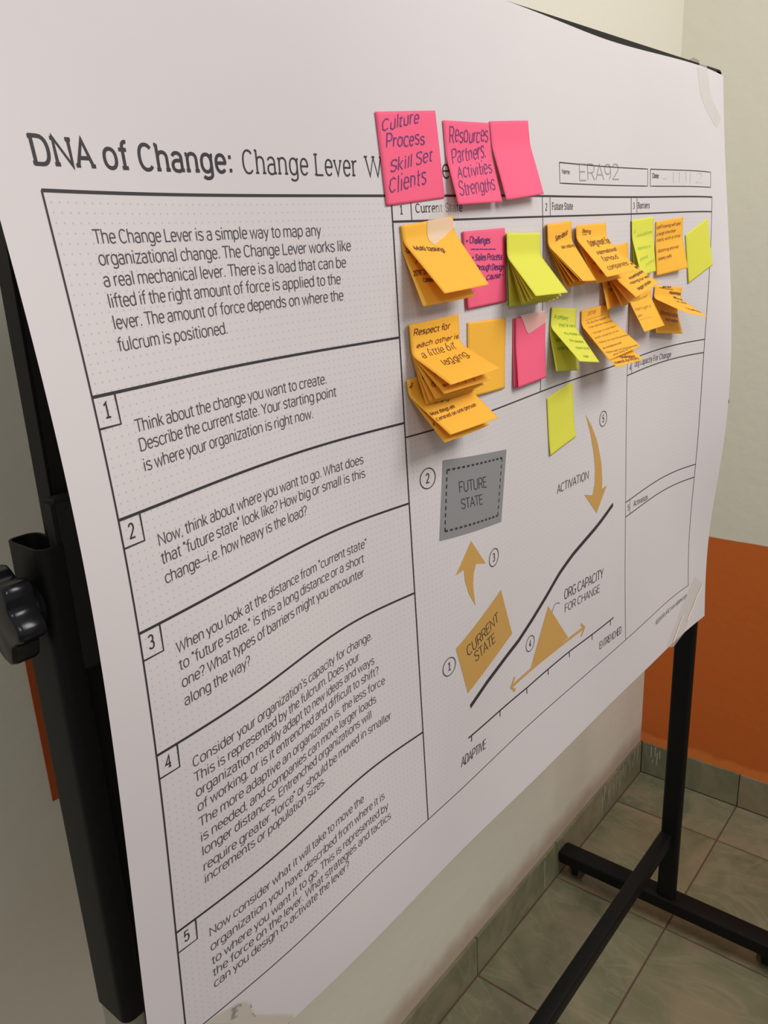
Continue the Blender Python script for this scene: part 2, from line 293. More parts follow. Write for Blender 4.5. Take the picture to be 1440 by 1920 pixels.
def ribbon(pts, h, closed=False):
    """flat ribbon of half width h along a polyline -> verts, faces (2d)"""
    p = np.array(pts, float); n = len(p)
    if n < 2: return [], []
    if np.abs(p[0] - p[-1]).sum() < 1 and n > 6: closed = True
    d = np.diff(p, axis=0); d /= np.linalg.norm(d, axis=1)[:, None] + 1e-12
    if closed: dd = np.vstack([d[-1] + d[0], d[:-1] + d[1:], d[-1] + d[0]])
    else: dd = np.vstack([d[0], d[:-1] + d[1:], d[-1]])
    L = np.linalg.norm(dd, axis=1)[:, None] + 1e-9; t = dd / L
    seg = np.vstack([d, d[-1:]]); cosh = np.clip((t * seg).sum(1), .45, 1)[:, None]
    nr = np.stack([-t[:, 1], t[:, 0]], 1) / cosh * h
    v = np.vstack([p + nr, p - nr]); f = [(i, i + n, i + n + 1, i + 1) for i in range(n - 1)]
    return v, f

# fitted layout of the worksheet (metres on the paper), its waviness and the notes on it
BODY = [('The Change Lever is a simple way to map any', (0.0635, 0.7205), (0.2815, 0.7211)), ('organizational change. The Change Lever works like', (0.0625, 0.7072), (0.3147, 0.7075)), ('a real mechanical lever. There is a load that can be', (0.0624, 0.6935), (0.3076, 0.6941)), ('lifted if the right amount of force is applied to the', (0.0621, 0.6797), (0.2999, 0.6809)), ('lever. The amount of force depends on where the', (0.0615, 0.6666), (0.3016, 0.6662)), ('fulcrum is positioned.', (0.0612, 0.6527), (0.1702, 0.6512)), ('Think about the change you want to create.', (0.0616, 0.598), (0.2739, 0.5964)), ('Describe the current state. Your starting point', (0.0612, 0.5845), (0.2841, 0.5837)), ('is where your organization is right now.', (0.0611, 0.5709), (0.2538, 0.569)), ('Now, think about where you want to go. What does', (0.0607, 0.5166), (0.3119, 0.5148)), ('that "future state" look like? How big or small is this', (0.0606, 0.503), (0.3129, 0.5011)), ('change_i.e. how heavy is the load?', (0.0607, 0.4893), (0.2323, 0.4855)), ('When you look at the distance from "current state"', (0.0643, 0.4331), (0.3082, 0.4327)), ('to "future state," is this a long distance or a short', (0.0667, 0.4195), (0.3026, 0.4185)), ('one? What types of barriers might you encounter', (0.0636, 0.4049), (0.301, 0.4045)), ('along the way?', (0.0641, 0.3905), (0.1346, 0.3887)), ("Consider your organization's capacity for change.", (0.0638, 0.337), (0.305, 0.3352)), ('This is represented by the fulcrum. Does your', (0.0639, 0.3235), (0.2841, 0.3212)), ('organization readily adapt to new ideas and ways', (0.0624, 0.311), (0.3051, 0.3071)), ('of working, or is it entrenched and difficult to shift?', (0.0625, 0.2969), (0.31, 0.294)), ('The more adaptive an organization is, the less force', (0.0633, 0.2829), (0.3176, 0.279)), ('is needed, and companies can move larger loads', (0.0626, 0.2689), (0.3026, 0.2646)), ('longer distances. Entrenched organizations will', (0.0631, 0.2547), (0.294, 0.2517)), ('require greater "force" or should be moved in smaller', (0.0631, 0.241), (0.3223, 0.235)), ('increments or population sizes.', (0.0627, 0.2272), (0.2148, 0.2243)), ('Now consider what it will take to move the', (0.0632, 0.1711), (0.269, 0.1695)), ('organization you have described from where it is', (0.0631, 0.156), (0.3008, 0.1531)), ('to where you want it to go. This is represented by', (0.0637, 0.1413), (0.3046, 0.1378)), ('the force on the lever. What strategies and tactics', (0.0635, 0.127), (0.3074, 0.1257)), ('can you design to activate the lever?', (0.0642, 0.113), (0.2363, 0.1152))]
DIAG = [('FUTURE', (0.4462, 0.4535), (0.502, 0.4454), (0.4456, 0.4654)), ('STATE', (0.4487, 0.4343), (0.4927, 0.4282), (0.4479, 0.4454)), ('CURRENT', (0.4526, 0.2546), (0.528, 0.2691), (0.4489, 0.2678)), ('STATE', (0.4695, 0.2402), (0.5198, 0.2452), (0.4658, 0.2535)), ('ACTIVATION', (0.6873, 0.3859), (0.778, 0.3845), (0.6877, 0.3974)), ('ORG CAPACITY', (0.7084, 0.2265), (0.8258, 0.2201), (0.7067, 0.2405)), ('FOR CHANGE', (0.7092, 0.2068), (0.815, 0.2008), (0.7082, 0.2183)), ('ADAPTIVE', (0.4363, 0.1155), (0.4926, 0.1106), (0.4376, 0.1279)), ('ENTRENCHED', (0.8117, 0.1074), (0.8888, 0.104), (0.8108, 0.1207)), ('Name:', (0.6907, 0.7776), (0.7145, 0.7774), (0.691, 0.782)), ('Date:', (0.9693, 0.7782), (0.9896, 0.7776), (0.9691, 0.7839)), ('@2018 XPLANE | www.xplane.com', (1.0277, 0.0623), (1.1659, 0.0647), (1.0255, 0.0693))]
SLAB = [('DNA of Change:', (0.032, 0.7672), (0.1984, 0.7687), (0.0327, 0.7831), 'b'), ('Change Lever Worksheet', (0.2057, 0.7684), (0.4662, 0.7668), (0.206, 0.7843), 'l'), ('Current State', (0.4004, 0.7376), (0.473, 0.7376), (0.4011, 0.7448), 'm'), ('Future State', (0.6614, 0.7374), (0.7215, 0.7373), (0.6617, 0.7447), 'm'), ('Barriers', (0.9252, 0.7373), (0.9636, 0.7374), (0.925, 0.7456), 'm'), ('Org Capacity For Change', (0.9345, 0.5159), (1.0775, 0.5117), (0.9319, 0.5254), 'm'), ('Activation', (0.9374, 0.2997), (1.0018, 0.2938), (0.9356, 0.3106), 'm'), ('1', (0.379, 0.7364), (0.3834, 0.7363), (0.3797, 0.7434), 'm'), ('2', (0.6436, 0.7368), (0.6492, 0.7367), (0.644, 0.7441), 'm'), ('3', (0.9104, 0.7371), (0.9159, 0.737), (0.9104, 0.7451), 'm'), ('4', (0.9143, 0.514), (0.9209, 0.5138), (0.9132, 0.5203), 'm'), ('5', (0.9129, 0.2997), (0.921, 0.2993), (0.9119, 0.3084), 'm')]
CIRC = [('1', (0.4173, 0.258)), ('2', (0.3973, 0.4811)), ('3', (0.5151, 0.3557)), ('4', (0.6135, 0.1998)), ('5', (0.82, 0.4606))]
FSBOX = [(0.4216, 0.4947), (0.5493, 0.4776), (0.5346, 0.3937), (0.4096, 0.4092)]
DASH = [(0.4276, 0.4829), (0.5379, 0.4703), (0.5258, 0.4042), (0.4191, 0.4176)]
CSBOX = [(0.43, 0.2747), (0.5333, 0.3075), (0.5645, 0.2353), (0.4527, 0.2071)]
UP = [(0.4652, 0.3927), (0.4957, 0.3552), (0.4742, 0.3622), (0.4683, 0.352), (0.4668, 0.3371), (0.471, 0.3119), (0.4578, 0.3314), (0.4509, 0.3492), (0.4492, 0.3637), (0.4341, 0.3621)]
DOWN = [(0.7664, 0.4765), (0.7837, 0.4587), (0.8022, 0.4326), (0.8155, 0.3993), (0.8194, 0.3735), (0.8184, 0.359), (0.8341, 0.3604), (0.8028, 0.3267), (0.7655, 0.3639), (0.7899, 0.3569), (0.7959, 0.3731), (0.7967, 0.3944), (0.791, 0.42), (0.7809, 0.4489)]
LEVER = [(0.458, 0.1866), (0.4944, 0.199), (0.5442, 0.2098), (0.5848, 0.2181), (0.6258, 0.2341), (0.6611, 0.251), (0.6967, 0.2706), (0.7324, 0.2852), (0.7687, 0.296), (0.8065, 0.3071), (0.856, 0.3256)]
AXIS = [(0.4532, 0.1505), (0.5296, 0.1448), (0.6009, 0.1387), (0.6597, 0.1406), (0.7201, 0.1427), (0.7891, 0.14), (0.8611, 0.1395)]
TICK = [[(0.4599, 0.1498), (0.4616, 0.1418)], [(0.5296, 0.1448), (0.5303, 0.1368)], [(0.6009, 0.1387), (0.6003, 0.1318)], [(0.6597, 0.1406), (0.6597, 0.1335)], [(0.7201, 0.1427), (0.7208, 0.1355)], [(0.7891, 0.14), (0.7888, 0.1325)], [(0.8499, 0.1396), (0.8505, 0.1333)]]
TRI = [(0.6646, 0.2336), (0.7184, 0.1652), (0.6117, 0.1607)]
DARW = [(0.5601, 0.1607), (0.6117, 0.1601), (0.6643, 0.1619), (0.7184, 0.1645), (0.7663, 0.1609)]
LEAD = [(0.6964, 0.2262), (0.6858, 0.2299), (0.6798, 0.2275), (0.6744, 0.2205)]
TAPE_TR = [(1.1149, 0.9382), (1.1615, 0.9404), (1.1739, 0.9022), (1.228, 0.875), (1.1947, 0.8573), (1.1497, 0.8788), (1.1267, 0.8974)]
TAPE_BR = [(1.1981, 0.0952), (1.2317, 0.0713), (1.1522, 0.0009), (1.0978, -0.0081), (1.0666, 0.0047), (1.1158, 0.0323)]
SHINE = [[(1.2275, 0.0681), (1.2031, 0.0514), (1.184, 0.0335), (1.1614, 0.0195)], [(1.1458, 0.0362), (1.1244, 0.0203), (1.1078, 0.0095), (1.0965, 0.0011)]]
TAPE_BL = [(0.0519, 0.0848), (0.0666, 0.0828), (0.0888, 0.0766), (0.0958, 0.0703), (0.0989, 0.0623), (0.0947, 0.0555), (0.1491, 0.0036), (0.139, -0.0007)]
TAPE_CL = [(0.4165, 0.7288), (0.4251, 0.7385), (0.436, 0.7446), (0.4618, 0.7454), (0.4677, 0.7316), (0.455, 0.7315), (0.4514, 0.7281)]
TAPE_N = [(0.485, -0.002), (0.946, 0.006), (1.041, 0.117), (0.763, 0.223), (0.468, 0.312), (0.435, 0.223), (0.46, 0.105)]
IE = ((0.0737, 0.0677), (0.0842, 0.0639), (0.0728, 0.0724))
LU = {'L': 0.0327, 'N': 0.0513, 'M': 0.3688, 'b1': 0.3948, 'u2': 0.6362, 'b2': 0.6562, 'u3': 0.9045, 'b3': 0.9226, 'R': 1.172, 'na0': 0.6845, 'na1': 0.9552, 'da0': 0.9633, 'da1': 1.1658, 'txt': 0.0624, 'E0': 0.0, 'E1': 1.2408}
LV = {'top': 0.7521, 'head': 0.73, 'l1': 0.6264, 'l1b': 0.6055, 'l2': 0.544, 'l2b': 0.5239, 'l3': 0.4616, 'l3b': 0.4406, 'l4': 0.3639, 'l4b': 0.3439, 'l5': 0.1987, 'l5b': 0.1778, 'bot': 0.0851, 'mid': 0.5293, 'h4': 0.5077, 'h5': 0.315, 'h5b': 0.2915, 'n0': 0.7894, 'n1': 0.7667, 'B': 0.0, 'Tp': 0.9409}
SPL = {'NU': 13, 'NV': 9, 'W': 1.4268, 'H': 1.0091999999999999, 'U0': 0.14301, 'V0': -0.004, 'Y0': -2.15516, 'Z0': 0.96321, 'w': [0.3309, 0.3349, 0.3417, 0.3487, 0.364, 0.3815, 0.3958, 0.3931, 0.3895, 0.3997, 0.4069, 0.404, 0.3843, 0.3437, 0.3469, 0.3557, 0.3731, 0.3776, 0.3642, 0.3725, 0.3759, 0.3757, 0.3821, 0.3825, 0.3957, 0.4065, 0.3579, 0.3646, 0.3676, 0.3769, 0.3554, 0.3747, 0.3565, 0.3596, 0.3684, 0.3654, 0.361, 0.394, 0.4315, 0.3709, 0.381, 0.3799, 0.3847, 0.3397, 0.3781, 0.3604, 0.3551, 0.3658, 0.3549, 0.3589, 0.4276, 0.4544, 0.3778, 0.4003, 0.3909, 0.3569, 0.3402, 0.3677, 0.3603, 0.3522, 0.3601, 0.344, 0.3546, 0.4297, 0.4441, 0.3725, 0.3818, 0.3713, 0.3323, 0.3417, 0.3597, 0.3662, 0.3568, 0.3525, 0.355, 0.3756, 0.3876, 0.3979, 0.3583, 0.3431, 0.3266, 0.3251, 0.3399, 0.3508, 0.3562, 0.3488, 0.3373, 0.3531, 0.3713, 0.3559, 0.3578, 0.3422, 0.3279, 0.3201, 0.3254, 0.3335, 0.335, 0.334, 0.332, 0.3265, 0.3391, 0.3475, 0.3465, 0.3408, 0.3273, 0.3225, 0.3228, 0.3268, 0.3276, 0.3237, 0.3198, 0.3197, 0.3219, 0.3271, 0.3319, 0.3359, 0.3322], 'dy': [-0.0009, -0.0012, -0.0015, -0.0013, -0.0008, -0.0005, -0.0003, -0.0001, 0.0001, 0.0003, 0.0006, 0.0007, 0.0006, -0.0009, -0.0014, -0.0024, -0.0017, -0.001, -0.0006, -0.0003, -0.0001, 0.0001, 0.0003, 0.0007, 0.0008, 0.0006, -0.0006, -0.001, -0.0019, -0.0013, -0.0011, -0.0007, -0.0004, -0.0001, 0.0001, 0.0003, 0.0005, 0.0006, 0.0005, 0.0, -0.0001, -0.0001, 0.0, -0.0005, -0.0005, -0.0003, -0.0002, 0.0, 0.0001, 0.0003, 0.0006, 0.0005, 0.0007, 0.0013, 0.0017, 0.0002, -0.0001, -0.0003, -0.0003, -0.0002, -0.0001, -0.0, 0.0001, 0.0004, 0.0003, 0.0008, 0.0014, 0.0023, 0.0011, 0.0003, 0.0, -0.0, -0.0001, -0.0001, -0.0001, -0.0001, -0.0001, -0.0, 0.0006, 0.0006, 0.0009, 0.001, 0.0005, 0.0003, 0.0002, 0.0001, -0.0001, -0.0002, -0.0003, -0.0004, -0.0002, 0.0004, 0.0005, 0.0006, 0.0006, 0.0004, 0.0003, 0.0002, 0.0001, -0.0001, -0.0001, -0.0002, -0.0003, -0.0002, 0.0004, 0.0004, 0.0004, 0.0004, 0.0003, 0.0002, 0.0001, 0.0, -0.0, -0.0001, -0.0002, -0.0002, -0.0002], 'dz': [-0.0015, -0.0016, -0.0017, -0.0015, -0.0012, -0.0009, -0.0005, 0.0001, 0.0008, 0.0014, 0.0021, 0.0024, 0.0023, -0.0017, -0.0019, -0.0024, -0.0022, -0.0017, -0.001, -0.0005, 0.0002, 0.001, 0.0018, 0.0029, 0.0031, 0.0027, -0.0021, -0.0024, -0.0028, -0.0026, -0.0021, -0.0021, -0.0007, 0.0004, 0.0013, 0.0023, 0.0036, 0.0039, 0.0034, -0.0027, -0.0031, -0.0034, -0.0038, -0.0028, -0.0029, -0.0011, 0.0005, 0.0018, 0.0033, 0.005, 0.0051, 0.0043, -0.0037, -0.0046, -0.0057, -0.0058, -0.0049, -0.0042, -0.0014, 0.0011, 0.003, 0.0057, 0.0082, 0.0071, 0.0056, -0.0046, -0.0067, -0.0109, -0.0089, -0.0068, -0.0047, -0.0009, 0.0022, 0.0053, 0.0083, 0.0117, 0.0094, 0.0067, -0.0047, -0.0066, -0.0104, -0.0089, -0.0059, -0.0038, -0.0008, 0.0018, 0.0048, 0.0076, 0.0107, 0.0092, 0.0066, -0.004, -0.0048, -0.0059, -0.0054, -0.004, -0.0026, -0.0009, 0.001, 0.0029, 0.0048, 0.0064, 0.0066, 0.0056, -0.0035, -0.0038, -0.0042, -0.0039, -0.003, -0.0019, -0.0006, 0.0008, 0.0022, 0.0036, 0.0046, 0.0049, 0.0047]}
